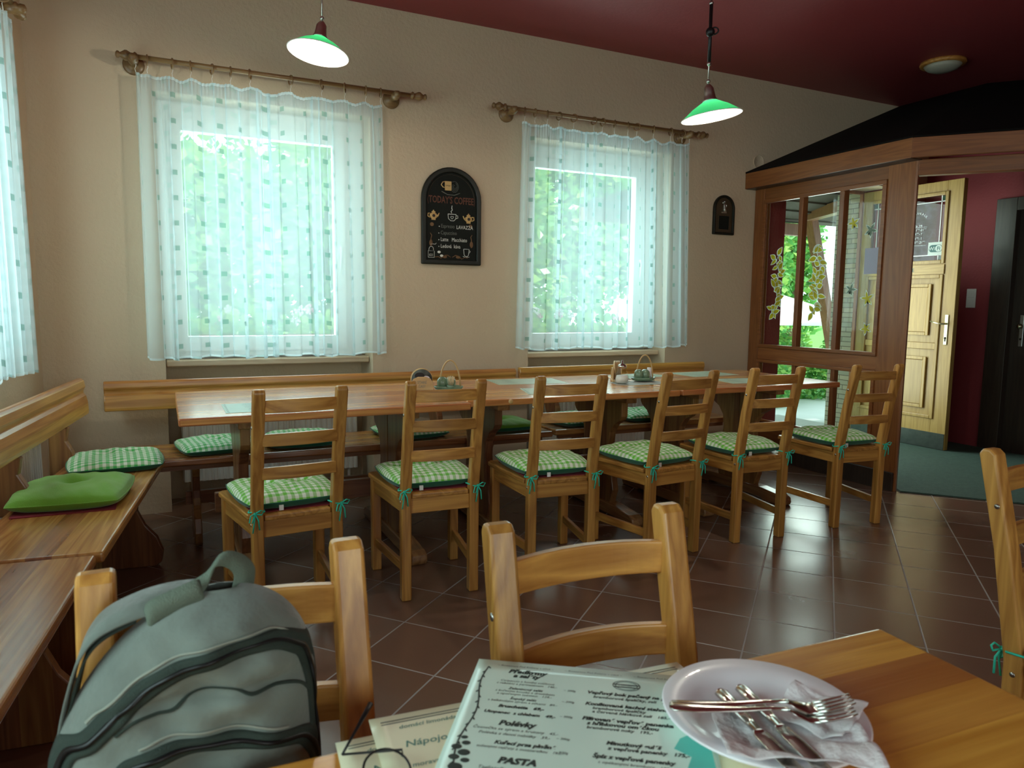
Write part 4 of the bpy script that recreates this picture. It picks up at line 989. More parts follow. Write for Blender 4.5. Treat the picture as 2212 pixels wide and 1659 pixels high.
def cruet(x, y, rz, label, picks):
    c = empty('cruet_set', (x, y, .7766), R(rz), label, 'cruet set', 'green ceramic cruet sets with a cane handle')
    MB().lathe([(.0001, .004), (.045, .004), (.060, .008), (.068, .022), (.064, .026), (.056, .014), (.0001, .012)], 30, M=Matrix.Diagonal((1.2, .8, 1, 1))).build('tray', M_['ceramic_green'], c)
    for sx in (-.034, .010):
        MB().lathe([(.018, .014), (.026, .022), (.030, .040), (.027, .060), (.018, .072), (.008, .076), (.0001, .074)], 20, M=Matrix.Translation((sx, -.004, 0))).build('shaker', M_['ceramic_green'], c)
    pts = [(.052*math.cos(t)*1.35, .0, .015+.150*math.sin(t)) for t in [math.pi*k/20 for k in range(21)]]
    MB().tube([(p[0]*.8+.008, p[1], p[2]) for p in pts], .0045, 8).build('handle', M_['rattan'], c)
    if picks:
        MB().lathe([(.012, .014), (.020, .018), (.024, .034), (.022, .034), (.016, .02)], 16, M=Matrix.Translation((.012, -.036, 0))).build('toothpick_cup', M_['ceramic_green'], c)
        b = MB(); rn = random.Random(4)
        for k in range(40):
            a, r = rn.uniform(0, 6.3), rn.uniform(0, .012); dx, dy = rn.uniform(-.012, .012), rn.uniform(-.010, .010)
            b.tube([(.012+r*math.cos(a), -.036+r*math.sin(a), .022), (.012+r*math.cos(a)*1.5+dx, -.036+r*math.sin(a)*1.5+dy, .080+rn.uniform(-.004, .004))], .0009, 4)
        o = b.build('toothpick_bundle', M_['toothpick'], c); o['kind'] = 'stuff'
    else:
        MB().tube([(.045, .010, .014), (.045, .010, .085)], .014, 12).build('paper_roll', M_['napkin'], c)
    return c
cruet(1.375, 3.645, -20, 'green ceramic cruet set with a cane handle and a bundle of toothpicks', True)
cruet(2.680, 3.665, -10, 'pale green ceramic cruet set with a cane handle before the second window', False)
sd = empty('sugar_dispenser', (2.475, 3.600, .7766), 0, 'glass sugar dispenser with a metal pouring cap on the grey mat', 'sugar dispenser')
sd.scale = (1.15, 1.15, 1.2)
gp = [(.022, 0), (.034, .006), (.037, .025), (.030, .048), (.022, .064), (.021, .084)]
b = MB(); n = 32
for i, (r, z) in enumerate(gp): pass
b.lathe(gp, 32, cap=False); o = b.build('glass_body', M_['clear_glass'], sd)
for v_ in o.data.vertices:
    t = math.atan2(v_.co.y, v_.co.x); k = 1+.045*math.cos(10*t); v_.co.x *= k; v_.co.y *= k
MB().lathe([(.0001, .002), (.030, .006), (.034, .024), (.029, .042), (.0001, .046)], 24).build('sugar_fill', M_['sugar'], sd)
MB().lathe([(.023, .080), (.023, .092), (.016, .098), (.006, .102), (.005, .118)], 20).build('pour_cap', M_['steel'], sd)

# ------------------------------------------------------------------ near table things
ZT = .7602
def sheet3(name, label, M, w, h, mat, build_text, lift=0.0):
    s = empty(name, (0, 0, 0), 0, label, 'menu', 'laminated menus on the near table'); s.matrix_world = M
    b = MB(); b.grid(24, 16, lambda u, v: (w*u, -h*v, .0 + lift*max(0, 1-v*3)**2*.0))
    b.f = [f[::-1] for f in b.f]
    b.build('sheet', mat, s, solid=.0012)
    t = MB(); build_text(t); t.build('printed_text', [M_['ink'], M_['ink_green'], M_['teal_print']], s)
    return s
TZ = .0009
def T3(x, y): return Matrix.Translation((x, y, TZ))
def menu_green(b):
    for k in range(3): put_text(b, '~ Restaurace Pod Kaštany v údolí ~', .0052, T3(.028+.090*k, -.014), shear=.3)
    pts = [(.017-.004*math.sin(i*.55), -.018-.012*i, TZ) for i in range(30)]
    b.tube(pts, .0009, 4, flat=.1, mi=0)
    for i in range(28): b.tube([pts[i], (pts[i][0]+.003*(-1)**i, pts[i][1]-.005, TZ)], .0010, 4, flat=.1)
    for cx, cy, r in ((.019, -.178, .004), (.023, -.188, .005), (.014, -.196, .006), (.024, -.205, .007), (.015, -.214, .006), (.028, -.218, .005), (.020, -.230, .008)): b.ball((cx, cy, TZ), r, 6, 0, (1, .8, .02))
    def L(t, x, y, s, bold=0.0, sh=.25, mi=0, al='CENTER'): put_text(b, t, s, T3(x, y), al, sh, bold, mi)
    cx = .073
    L('Předkrmy', cx-.003, -.030, .0125, .05); L('a saláty', cx-.003, -.040, .0115, .05)
    for t, y, s, bo in (('Carpaccio z hovězí svíčkové', -.052, .0060, 0), ('s rukolou a parmezánem   145,-', -.0585, .0060, 0), ('Zeleninový salát', -.070, .0066, .02), ('s kuřecími kousky a dresinkem', -.0765, .0060, 0), ('a opečeným toastem   139,-', -.083, .0060, 0),
                        ('Šopský salát', -.093, .0066, .02), ('s balkánským sýrem a olivami   89,-', -.0995, .0060, 0), ('Bruschetta   69,-', -.1115, .0082, .05), ('Utopenec  s chlebem   49,-', -.125, .0078, .04)):
        L(t, cx, y, s, bo)
    L('Polévky', cx, -.148, .0135, .05)
    L('Česnečka se sýrem a krutony   45,-', cx, -.158, .0068); L('Polévka z denní nabídky   39,-', cx, -.167, .0068)
    L('Kuřecí prsa plněná', cx+.014, -.184, .0088, .045); L('sušenými rajčaty a mozzarellou   165,-', cx+.010, -.192, .0062)
    L('PASTA', cx+.010, -.216, .0140, .06); L('Tagliatelle s lososem   159,-', cx+.012, -.228, .0075)
    L('Hlavní jídla', cx+.010, -.252, .0125, .05)
    for rr in (.0125, .0155):
        b.tube([(.199+rr*1.1*math.cos(t), -.037+rr*.78*math.sin(t), TZ) for t in [2*math.pi*k/30 for k in range(30)]], .0005, 4, close=True, flat=.1)
    for yy in (-.034, -.040): b.box((.183, yy-.0018, TZ-.0004), (.215, yy, TZ))
    L('~ od roku ~', .199, -.0388, .0042)
    for t, x, y, s, bo in (('Vepřový bok pečený na pivu', .150, -.063, .0092, .045), ('bramborové špalíčky, zelí   169,-', .158, -.072, .0074, .02), ('Konfitované kachní stehno', .149, -.089, .0092, .045), ('bramborové špalíčky', .158, -.097, .0074, .02), ('a červené hlávkové zelí   185,-', .158, -.1045, .0074, .02),
                        ('Filírovaná vepřová panenka', .147, -.121, .0096, .05), ('s hříbkovou omáčkou', .153, -.130, .0092, .045), ('bramborové noky   195,-', .153, -.138, .0074, .02), ('Minutkový guláš', .176, -.165, .0092, .045), ('z vepřové panenky   175,-', .178, -.174, .0084, .035),
                        ('Špíz z vepřové panenky', .162, -.190, .0092, .045), ('s opékanými brambory   189,-', .168, -.199, .0064, 0), ('Smažený kuřecí řízek', .165, -.218, .0092, .045)):
        L(t, x, y, s, bo, al='LEFT')
    for y in (-.063, -.089, -.121, -.165, -.190): L('~ 200g', .128, y, .0055, 0)
    b.prism([(.258, -.140), (.272, -.128), (.290, -.135), (.292, -.200), (.262, -.192), (.268, -.172), (.250, -.160)], 'z', TZ-.0006, TZ-.0002, mi=2)
def menu_cream(b):
    for i in range(14):
        put_text(b, ('domácí limonáda s mátou a citronem', 'točené pivo světlé a tmavé', 'Nápojový lístek', 'káva a čaj', 'moravská vína')[i % 5], (.010 if i % 5 != 2 else .016), Matrix.Translation((.03+(i % 2)*.19, -.03-.018*i, TZ)), 'LEFT', .2, .01, 1)
    for y in (-.012, -.017): b.box((.012, y, TZ-.0004), (.41, y+.0012, TZ))
def at2(x, y, z, deg): return Matrix.Translation((x, y, z)) @ Matrix.Rotation(R(deg), 4, 'Z')
sheet3('menu_sheet', 'cream laminated drinks menu under the black-framed glasses', at2(.152, .758, ZT+.0012, -4.5), .42, .297, M_['paper_cream'], menu_cream)
sheet3('menu_sheet', 'cream laminated menu, only its corner showing above the plate', at2(.196, .783, ZT+.0032, -5.5), .42, .297, M_['paper_cream'], menu_cream)
sheet3('menu_sheet', 'mint green laminated food menu on top, headed Předkrmy a saláty', at2(.369, .859, ZT+.0056, -34.4), .297, .42, M_['paper_green'], menu_green)

PLX, PLY = .608, .580; ZP = ZT+.0075
pl = MB().lathe([(.0001, .0035), (.066, .0035), (.070, 0), (.073, .0), (.079, .006), (.112, .016), (.115, .0185), (.113, .0205), (.088, .0125), (.080, .0105), (.0735, .0065), (.0001, .0060)], 64).build('dinner_plate', M_['porcelain'])
pl.location = (PLX, PLY, ZP); tag(pl, 'round white dinner plate with used cutlery and napkins', 'plate')
def napkin(cx, cy, z, w, d, rz, seed, label, lift):
    rn = random.Random(seed); ph = [rn.uniform(0, 6) for _ in range(6)]
    b = MB()
    def fn(u, v):
        x, y = (u-.5)*w, (v-.5)*d
        zz = .003+.0035*abs(math.sin(9*u+ph[0]))+.003*abs(math.sin(7*v+ph[1]+3*u))+.004*abs(math.sin(5*(u+v)+ph[2]))
        M = Matrix.Rotation(R(rz), 4, 'Z') @ Vector((x, y, 0))
        rr = math.hypot(M.x+cx-PLX, M.y+cy-PLY)
        base = max(0, (rr-.072))*.36
        return (M.x, M.y, zz + min(base, .018) + lift(u, v))
    b.grid(30, 30, fn); o = b.build('paper_napkin', M_['napkin'], solid=.0008); o.location = (cx, cy, z); return tag(o, label, 'napkin', 'white paper napkins on the plate')
napkin(.590, .520, ZP+.0066, .155, .115, -33, 3, 'crumpled white paper napkin across the near half of the plate', lambda u, v: 0.0)
napkin(.655, .545, ZP+.0100, .080, .085, 20, 5, 'folded white napkin with pointed corners under the fork tines', lambda u, v: .018*max(0, u+v-1.55))
def cutlery_M(p, q, z0, z1):
    a, c = Vector((p[0], p[1], z0)), Vector((q[0], q[1], z1)); d = (c-a).normalized(); s = Vector((0, 0, 1)).cross(d).normalized(); u = d.cross(s)
    return Matrix(((d.x, s.x, u.x, a.x), (d.y, s.y, u.y, a.y), (d.z, s.z, u.z, a.z), (0, 0, 0, 1)))
def strip(b, stations, mi=0):
    # stations: x, half width, z, thickness
    n = 10; rings = []
    for x, w, z, t in stations: rings.append([(x, w*math.cos(a), z+t*math.sin(a)) for a in [2*math.pi*k/n for k in range(n)]])
    vs = [p for r in rings for p in r]; fs = [(i*n+k, i*n+(k+1) % n, (i+1)*n+(k+1) % n, (i+1)*n+k) for i in range(len(rings)-1) for k in range(n)]
    fs += [list(range(n))[::-1], [(len(rings)-1)*n+k for k in range(n)]]; b.add(vs, [f[::-1] if len(f) == 4 else f for f in fs], mi, True)
def fork(p, q, z0, z1, label):
    f = empty('fork', (0, 0, 0), 0, label, 'fork', 'steel forks on the plate'); f.matrix_world = cutlery_M(p, q, z0, z1)
    b = MB(); strip(b, [(0, .003, 0, .0015), (.004, .0085, 0, .002), (.03, .0085, 0, .0022), (.07, .0055, .002, .002), (.11, .0032, .006, .0018), (.130, .0035, .007, .0018)]); b.build('handle', M_['steel'], f)
    b = MB(); strip(b, [(.128, .0035, .007, .0018), (.138, .009, .003, .0014), (.150, .0122, -.001, .0012), (.162, .0120, .0, .0012)])
    for k in range(4):
        y = -.0096+.0064*k; b.tube([(.160, y, .0), (.175, y, .0035), (.190, y, .008), (.200, y*.96, .012)], [.0019, .0017, .0014, .0008], 6)
    b.build('fork_head', M_['steel'], f)
def knife(p, q, z0, z1, label):
    f = empty('knife', (0, 0, 0), 0, label, 'knife', 'steel knives on the plate'); f.matrix_world = cutlery_M(p, q, z0, z1)
    b = MB(); strip(b, [(0, .004, 0, .003), (.006, .0092, 0, .0045), (.03, .0088, 0, .0045), (.07, .0065, 0, .0038), (.090, .0055, 0, .003)]); b.build('handle', M_['steel'], f)
    b = MB(); strip(b, [(.088, .0055, 0, .0022), (.096, .0095, 0, .0012), (.14, .0100, 0, .0010), (.19, .0085, 0, .0008), (.205, .003, 0, .0006)]); b.build('blade', M_['steel'], f)
knife((.583, .625), (.533, .438), .7905, .7985, 'steel knife whose handle lies closer to the menu')
knife((.612, .622), (.562, .438), .7905, .7985, 'steel knife whose handle lies closer to the plate centre')
fork((.498, .612), (.682, .505), .8010, .8075, 'steel fork lying upper across both knives')
fork((.489, .601), (.690, .488), .8065, .8000, 'steel fork lying lower, its handle end nearest the menu')

# spectacles
gl = empty('eyeglasses', (.186, .668, ZT+.004), R(28), 'thin black-framed round eyeglasses lying open on the cream menu', 'eyeglasses')
for s in (0, 1):
    cx = s*.064*-1
    pts = [(cx+.0255*math.cos(t), .022*math.sin(t), .012+.010*math.sin(t)) for t in [2*math.pi*k/32 for k in range(32)]]
    rim = MB().tube(pts, .0013, 6, close=True).build('rim', M_['black_metal'], gl)
    MB().add([p for p in pts], [list(range(32))], 0).build('lens', M_['clear_glass'], gl)
MB().tube([(-.0255, .006, .016), (-.032, .009, .018), (-.0385, .006, .016)], .0012, 6).build('bridge', M_['black_metal'], gl)
b = MB(); b.tube([(-.090, .004, .012), (-.094, .008, .014), (-.094, .016, .014)], .0022, 6); b.ball((-.094, .012, .014), .0035, 6)
b.build('hinge', M_['black_metal'], gl)
def loc_in(o, p): return (Matrix.Translation(o.location) @ Matrix.Rotation(o.rotation_euler.z, 4, 'Z')).inverted() @ Vector(p)
tips = loc_in(gl, (.196, .772, .790)); st = loc_in(gl, (.152, .722, .770))
MB().tube([st, st.lerp(tips, .4), st.lerp(tips, .75), tips], [.0014, .0016, .0026, .0034], 8).build('temple', M_['black_metal'], gl)
MB().tube([(.0255, .004, .012), (.031, .010, .014), st], .0013, 6).build('temple_arm', M_['black_metal'], gl)

# ------------------------------------------------------------------ backpack
bp = empty('backpack', (.030, .822, .462), 0, 'grey-green canvas backpack with dark zips standing on the chair seat', 'backpack')
BPH = .500
def bp_half(z):       # half width at height
    if z < .25: return .122*(.93+.07*math.sin(z/.25*math.pi/2))
    return .122*math.sqrt(max(0, 1-((z-.25)/(BPH-.25))**2.7))
def bp_cx(z): return -.018+.18*max(0, z-.33)
def bp_front(x, z):   # bulge towards the room's near table (-y); x from the bag's own middle line
    w = max(.02, bp_half(z)); q = min(1, abs(x)/w); t = z/BPH
    d = .078*(1-q**2.8)**.55*(1-.50*max(0, t-.5)**1.3)
    d += .012*math.exp(-((z-.22)/.10)**2)*(1-q**2)
    e = (1-q*q)
    d += .0050*math.sin(x*44+z*31)*e + .0042*math.sin(z*70-x*60+1.0)*e + .0024*math.sin(x*130+z*90)*e + .0022*math.sin(z*150+x*25)*e
    d *= min(1, w/.075)**.8
    d -= .009*math.exp(-((z-(.398-.9*(x-.01)**2))/.007)**2)*(1-q**4)
    return -d
LEAN = .09
def bp_pt(x, z, off=0.0):   # x is measured in the bag's frame
    xx = x-bp_cx(z); w = bp_half(z); xx = max(-w, min(w, xx))
    return Vector((bp_cx(z)+xx, bp_front(xx, z) - off + LEAN*z, z))
b = MB(); nu, nv = 84, 80
def bz(v): return BPH*min(.9997, 1-(1-v)**1.6)
def fnF(u, v):
    z = bz(v); w = bp_half(z); return bp_pt(bp_cx(z)+(2*u-1)*w, z)
b.grid(nu, nv, fnF)
def fnB(u, v):
    z = bz(v); w = bp_half(z); x = (1-2*u)*w; q = min(1, abs(x)/max(w, .001)); return Vector((bp_cx(z)+x, LEAN*z+.022*(1-q**3)*min(1, w/.075)**.8, z))
b.grid(nu, nv, fnB)
vs0 = [fnF(i/83, 0) for i in range(84)] + [fnB(i/83, 0) for i in range(1, 83)]
b.add(vs0, [list(range(len(vs0)))[::-1]])
body = b.build('bag_body', M_['canvas'], bp)
bp.scale = (1.16, 1.0, .925)
def band(name, path, w, off, mat, n=40, parent=bp):
    pts = []
    for i in range(n+1):
        t = i/n*(len(path)-1); k = min(int(t), len(path)-2); s = t-k
        p0, p1, p2, p3 = path[max(k-1, 0)], path[k], path[k+1], path[min(k+2, len(path)-1)]
        pts.append(tuple(.5*((2*p1[a])+(-p0[a]+p2[a])*s+(2*p0[a]-5*p1[a]+4*p2[a]-p3[a])*s*s+(-p0[a]+3*p1[a]-3*p2[a]+p3[a])*s**3) for a in (0, 1)))
    vs = []
    for i, (x, z) in enumerate(pts):
        a = pts[max(i-1, 0)]; c = pts[min(i+1, n)]; tx, tz = c[0]-a[0], c[1]-a[1]; l = math.hypot(tx, tz) or 1; nx, nz = -tz/l, tx/l
        for k, oo in ((-1, 0), (-.6, off), (.6, off), (1, 0)): 
            q = bp_pt(x+nx*w/2*k, z+nz*w/2*k, oo+.0012); vs.append(q)
    fs = [(4*i+k, 4*i+k+1, 4*i+5+k, 4*i+4+k) for i in range(n) for k in range(3)]
    bb = MB(); bb.add(vs, [f[::-1] for f in fs], 0, True); return bb.build(name, mat, parent, solid=.001)
z1 = [(-.134, .14), (-.136, .28), (-.124, .345), (-.100, .368), (-.076, .394), (-.044, .424), (-.015, .438), (.018, .444), (.056, .444), (.080, .428), (.092, .405), (.100, .34), (.102, .16)]
zp = band('zip_band', z1, .020, .002, M_['canvas_dark'], 90); band('zip_teeth', z1, .0045, .0042, M_['black_metal'], 90, parent=zp)
band('seam_stitch', [(x-.004, z+.014) for x, z in z1[3:-3]], .0018, .0008, M_['stitch'], 60)
z2 = [(-.086, .12), (-.088, .28), (-.076, .330), (-.062, .344), (-.037, .350), (-.007, .347), (.032, .340), (.066, .326), (.088, .308), (.100, .26), (.102, .12)]
zp = band('zip_band', z2, .018, .002, M_['canvas_dark'], 90); band('zip_teeth', z2, .0045, .0042, M_['black_metal'], 90, parent=zp)
band('seam_stitch', [(x, z+.014) for x, z in z2[3:-3]], .0018, .0008, M_['stitch'], 60)
band('seam_line', [(-.080, .372), (-.066, .384), (-.048, .387), (-.033, .389), (-.014, .402), (.014, .404), (.034, .392), (.060, .390), (.082, .380), (.094, .356)], .0026, .0005, M_['canvas_dark'], 60)
def ribbon(name, pts, w, wdir, mat, n=30, parent=bp):
    vs = []
    for i in range(n+1):
        t = i/n*(len(pts)-1); k = min(int(t), len(pts)-2); s = t-k; p0, p1, p2, p3 = pts[max(k-1, 0)], pts[k], pts[k+1], pts[min(k+2, len(pts)-1)]
        p = .5*((2*p1)+(-p0+p2)*s+(2*p0-5*p1+4*p2-p3)*s*s+(-p0+3*p1-3*p2+p3)*s**3); d = Vector(wdir(i/n)).normalized()*w/2
        vs += [p-d, p+d]
    fs = [(2*i, 2*i+1, 2*i+3, 2*i+2) for i in range(n)]; bb = MB(); bb.add(vs, fs, 0, True); return bb.build(name, mat, parent, solid=.0022)
YL = .030
def LP(x, z, y=0.0): return Vector((x, YL+y, z))
ribbon('grab_loop', [LP(-.044, .478), LP(-.022, .496), LP(.000, .510, .004), LP(.012, .532, .008), LP(.026, .528, .012), LP(.036, .512, .014), LP(.034, .490, .014)], .022, lambda t: (-.35+1.3*t, .30, .95-.95*t), M_['webbing'])
ribbon('loop_tab', [LP(-.052, .476, -.008), LP(-.048, .487, -.010), LP(-.030, .496, -.010), LP(-.008, .504, -.008), LP(-.004, .498, -.004)], .026, lambda t: (-.15, .35, .85), M_['webbing'])
ribbon('shoulder_strap', [LP(.0, .488, .020), LP(-.030, .492, .016), LP(-.060, .488, .014), LP(-.090, .474, .012), LP(-.106, .450, .012), LP(-.116, .415, .014), LP(-.126, .36, .018), LP(-.130, .30, .02)], .044, lambda t: (.10, .80, .45-.3*t), M_['canvas'], 40)
ribbon('strap_padding', [LP(-.060, .483, .014), LP(-.086, .469, .012), LP(-.101, .448, .012), LP(-.111, .413, .014), LP(-.121, .36, .018)], .040, lambda t: (.10, .80, .40-.3*t), M_['canvas_dark'], 40)

# ------------------------------------------------------------------ vestibule of glazed wood
PX_ = 4.441
vt = empty('vestibule', (0, 0, 0), 0, 'glazed dark wooden entrance vestibule with a black pitched roof', 'vestibule', kind='structure')
PY0, PY1 = 3.30, 4.61
dk = M_['booth_z']
def fr(name, mat, boxes, bevel=.004):
    b = MB()
    for a, c in boxes: b.box(a, c)
    return b.build(name, mat, vt, bevel=bevel)
fr('wall_post', M_['booth_z'], [((PX_, 4.50, 0), (PX_+.07, 4.605, 2.21))])
# corner post with the faces of both sides
ud = Vector((.6606, -.7507, 0)); nd = Vector((.7507, .6606, 0)); K0 = Vector((4.447, 3.172, 0))
q = lambda u, d: (K0+ud*u+nd*d)
poly = [(PX_, 3.385), (PX_, 3.185), (4.447, 3.172), (q(.012, .05).x, q(.012, .05).y), (q(-.02, .10).x, q(-.02, .10).y), (4.53, 3.385)]
b = MB().prism(poly, 'z', 0, 2.21); b.build('corner_post', M_['booth_z'], vt, bevel=.003)
fr('top_rail', M_['booth_y'], [((PX_+.004, 3.385, 2.115), (PX_+.06, 4.50, 2.21))])
fr('middle_rail', M_['booth_y'], [((PX_+.004, 3.385, .815), (PX_+.06, 4.50, .915))])
fr('bottom_rail', M_['booth_y'], [((PX_+.004, 3.385, .0), (PX_+.06, 4.50, .30))])
fr('base_skirting', M_['dark_wood'], [((PX_-.012, 3.19, 0), (PX_+.004, 4.60, .13))])
for yy in (3.745, 4.115):
    fr('mullion', M_['booth_z'], [((PX_-.004, yy-.020, .915), (PX_+.05, yy+.020, 2.115))])
    fr('mullion', M_['booth_z'], [((PX_+.004, yy-.018, .30), (PX_+.05, yy+.018, .815))])
# glazing beads around the upper light
fr('glazing_bead', M_['booth_y'], [((PX_-.012, 3.385, 2.083), (PX_+.01, 4.50, 2.115)), ((PX_-.012, 3.385, .915), (PX_+.01, 4.50, .942)), ((PX_-.012, 3.385, .942), (PX_+.01, 3.415, 2.083)), ((PX_-.012, 4.472, .942), (PX_+.01, 4.50, 2.083))], .003)
fr('glazing_bead', M_['booth_y'], [((PX_-.010, 3.385, .79), (PX_+.01, 4.50, .815)), ((PX_-.010, 3.385, .30), (PX_+.01, 3.41, .79)), ((PX_-.010, 4.475, .30), (PX_+.01, 4.50, .79)), ((PX_-.010, 3.385, .30), (PX_+.01, 4.50, .32))], .003)
for z0, z1 in ((.30, .815), (.915, 2.115)):
    for y0, y1 in ((3.385, 3.745), (3.745, 4.115), (4.115, 4.50)):
        MB().box((PX_+.026, y0, z0), (PX_+.030, y1, z1)).build('pane', M_['glass'], vt)
# diagonal opening: lintel, far post, jamb
DM = Matrix.Translation(K0) @ Matrix.Rotation(math.atan2(ud.y, ud.x), 4, 'Z')
def dbox(name, u0, u1, d0, d1, z0, z1, mat):
    o = MB().box((u0, d0, z0), (u1, d1, z1)).build(name, mat, vt, bevel=.004); o.matrix_local = DM; return o
dbox('lintel', 0.0, 1.45, 0.0, .07, 2.11, 2.21, M_['booth_x']); dbox('far_post', 1.32, 1.45, 0.0, .10, 0, 2.11, M_['booth_z'])
# fascia boards
b = MB().box((4.325, 3.14, 2.205), (4.350, 4.605, 2.330)); b.build('fascia', M_['booth_y'], vt, bevel=.003)
dd = -.112
dbox('fascia', -.055, 1.75, dd, dd+.025, 2.205, 2.330, M_['booth_x'])
MB().box((4.335, 3.15, 2.203), (4.445, 4.60, 2.208)).build('soffit', M_['dark_wood'], vt)
# pitched roof
SL = .415; kk = (K0+nd*dd).dot(nd)
def rp(x, y, z=None):
    zz = 2.33+SL*min(x-4.325, nd.x*x+nd.y*y-kk) if z is None else z; return (x, y, zz)
xt = 4.325+(CZ-2.33)/SL; kt = kk+(CZ-2.33)/SL
yk = (kk-nd.x*4.325)/nd.y; yt = (kt-nd.x*xt)/nd.y
e = K0+ud*1.75+nd*dd; e2 = e+nd*(CZ-2.33)/SL
vs = [(4.325, 4.605, 2.33), (4.325, yk, 2.33), (xt, yt, CZ-.004), (xt, 4.605, CZ-.004), (e.x, e.y, 2.33), (e2.x, e2.y, CZ-.004)]
b = MB(); b.add(vs, [(0, 1, 2, 3), (1, 4, 5, 2)]); b.build('roof_slope', M_['roof_black'], vt, solid=.02)
# entrance hall floor carpet
cp = MB(); far = [q(0, .0), q(1.32, .0)]
cp.prism([(4.52, 3.22), (q(.03, .012).x, q(.03, .012).y), (q(1.32, .012).x, q(1.32, .012).y), (6.58, q(1.32, 0).y), (6.58, 4.60), (4.52, 4.60)], 'z', 0.0, .010)
tag(cp.build('entrance_carpet', M_['carpet']), 'grey-green coarse entrance carpet inside the vestibule', 'carpet')

# open oak door leaf, in the plane x = 6.1, hinged on the back wall
XD = 6.10
dr = empty('door_1', (0, 0, 0), 0, kind='structure')
def db(name, mat, boxes, bevel=.003, parent=dr):
    b = MB()
    for a, c in boxes: b.box(a, c)
    return b.build(name, mat, parent, bevel=bevel)
Y0, Y1 = 3.925, 4.895
db('door_leaf', M_['oak_z'], [((XD, Y0, .012), (XD+.05, 4.065-.0, 2.345)), ((XD, 4.79, .012), (XD+.05, Y1, 2.345)), ((XD, 4.065, 2.235), (XD+.05, 4.79, 2.345)), ((XD, 4.065, .012), (XD+.05, 4.79, .285)), ((XD, 4.065, 1.535), (XD+.05, 4.79, 1.655)), ((XD, 4.065, .89), (XD+.05, 4.79, .945))])
db('recessed_panel', M_['oak_z'], [((XD+.016, 4.065, .945), (XD+.034, 4.79, 1.535)), ((XD+.016, 4.065, .285), (XD+.034, 4.79, .89))])
def mould(z0, z1, y0, y1, w=.03, x=-.012):
    return [((XD+x, y0, z0), (XD+.01, y0+w, z1)), ((XD+x, y1-w, z0), (XD+.01, y1, z1)), ((XD+x, y0+w, z0), (XD+.01, y1-w, z0+w)), ((XD+x, y0+w, z1-w), (XD+.01, y1-w, z1))]
db('moulding', M_['oak_z'], mould(1.64, 2.255, 4.045, 4.81), .005); db('moulding', M_['oak_z'], mould(.275, 1.545, 4.045, 4.81), .005)
for z0, z1 in ((1.01, 1.465), (.36, .82)):
    for y0, y1 in ((4.15, 4.39), (4.47, 4.71)):
        db('raised_panel', M_['oak_z'], [((XD+.006, y0+.03, z0+.03), (XD+.02, y1-.03, z1-.03))], .004); db('moulding', M_['oak_z'], mould(z0, z1, y0, y1, .028, -.002), .004)
db('door_pane', M_['glass'], [((XD+.022, 4.07, 1.665), (XD+.028, 4.785, 2.23))], 0)
db('lead_came', M_['lead'], [((XD+.016, 4.118, 1.67), (XD+.021, 4.126, 2.228)), ((XD+.016, 4.738, 1.67), (XD+.021, 4.746, 2.228)), ((XD+.016, 4.07, 2.172), (XD+.021, 4.785, 2.180)), ((XD+.016, 4.07, 1.712), (XD+.021, 4.785, 1.720))], 0)
db('corner_glass', M_['glass_green_dark'], [((XD+.017, 4.078, 2.182), (XD+.020, 4.116, 2.222)), ((XD+.017, 4.078, 1.674), (XD+.020, 4.116, 1.708)), ((XD+.017, 4.748, 2.182), (XD+.020, 4.782, 2.222))], 0)
# lettering faces -x; reading direction is towards smaller y
FYZ = Matrix(((0, 0, -1, 0), (-1, 0, 0, 0), (0, 1, 0, 0), (0, 0, 0, 1)))
def dt(y, z, x=XD+.0155): return Matrix.Translation((x, y, z)) @ FYZ
b = MB()
cxy = 4.345
for i, ch in enumerate('RESTAURACE'):
    a = R(60)-R(120)*i/9; put_text(b, ch, .027, dt(cxy+.100*math.sin(a), 2.010+.075*math.cos(a)) @ Matrix.Rotation(a*.5, 4, 'Z'), 'CENTER')
for t, y, z, s in (('čp. 146', 4.285, 1.975, .024), ('Po - Pá  11°°-21°°', 4.245, 1.935, .030), ('So  11°°- ?', 4.285, 1.900, .030), ('Ne  11°°- ?', 4.285, 1.860, .030), ('Sv  11°°-21°°', 4.250, 1.825, .030)):
    put_text(b, t, s, dt(y, z), 'RIGHT')
b.box((XD+.013, 4.24, 1.9665), (XD+.0155, 4.50, 1.9685)).box((XD+.013, 4.24, 1.806), (XD+.0155, 4.50, 1.808)); b.build('etched_lettering', M_['lead'], dr)
db('name_plate', M_['oak_y'], [((XD-.010, 4.04, 1.548), (XD, 4.79, 1.632))]); b = MB(); put_text(b, 'RESTAURACE', .044, dt(4.315, 1.574, XD-.0112), 'RIGHT'); b.build('plate_lettering', M_['wifi_dark'], dr)
db('kick_plate', M_['kick_plate'], [((XD-.004, 3.93, .014), (XD, 4.88, .155))], 0)
ws = db('wifi_sticker', M_['sticker_white'], [((XD+.012, 4.075, 1.716), (XD+.0135, 4.215, 1.828))], 0)
b = MB()
def rrect(y0, y1, z0, z1, r, n=8):
    p = []
    for cy, cz, a0 in ((y1-r, z1-r, 0), (y0+r, z1-r, 90), (y0+r, z0+r, 180), (y1-r, z0+r, 270)):
        p += [(cy+r*math.cos(R(a0+90*k/n)), cz+r*math.sin(R(a0+90*k/n))) for k in range(n+1)]
    return p
b.prism(rrect(4.084, 4.206, 1.742, 1.804, .029), 'x', XD+.0105, XD+.0118); b.prism(rrect(4.087, 4.147, 1.745, 1.801, .026), 'x', XD+.0095, XD+.0104, mi=1)
put_text(b, 'Wi', .045, dt(4.178, 1.757, XD+.0094), 'CENTER', bold=.02, mi=1); put_text(b, 'Fi', .045, dt(4.117, 1.757, XD+.0092), 'CENTER', bold=.02)
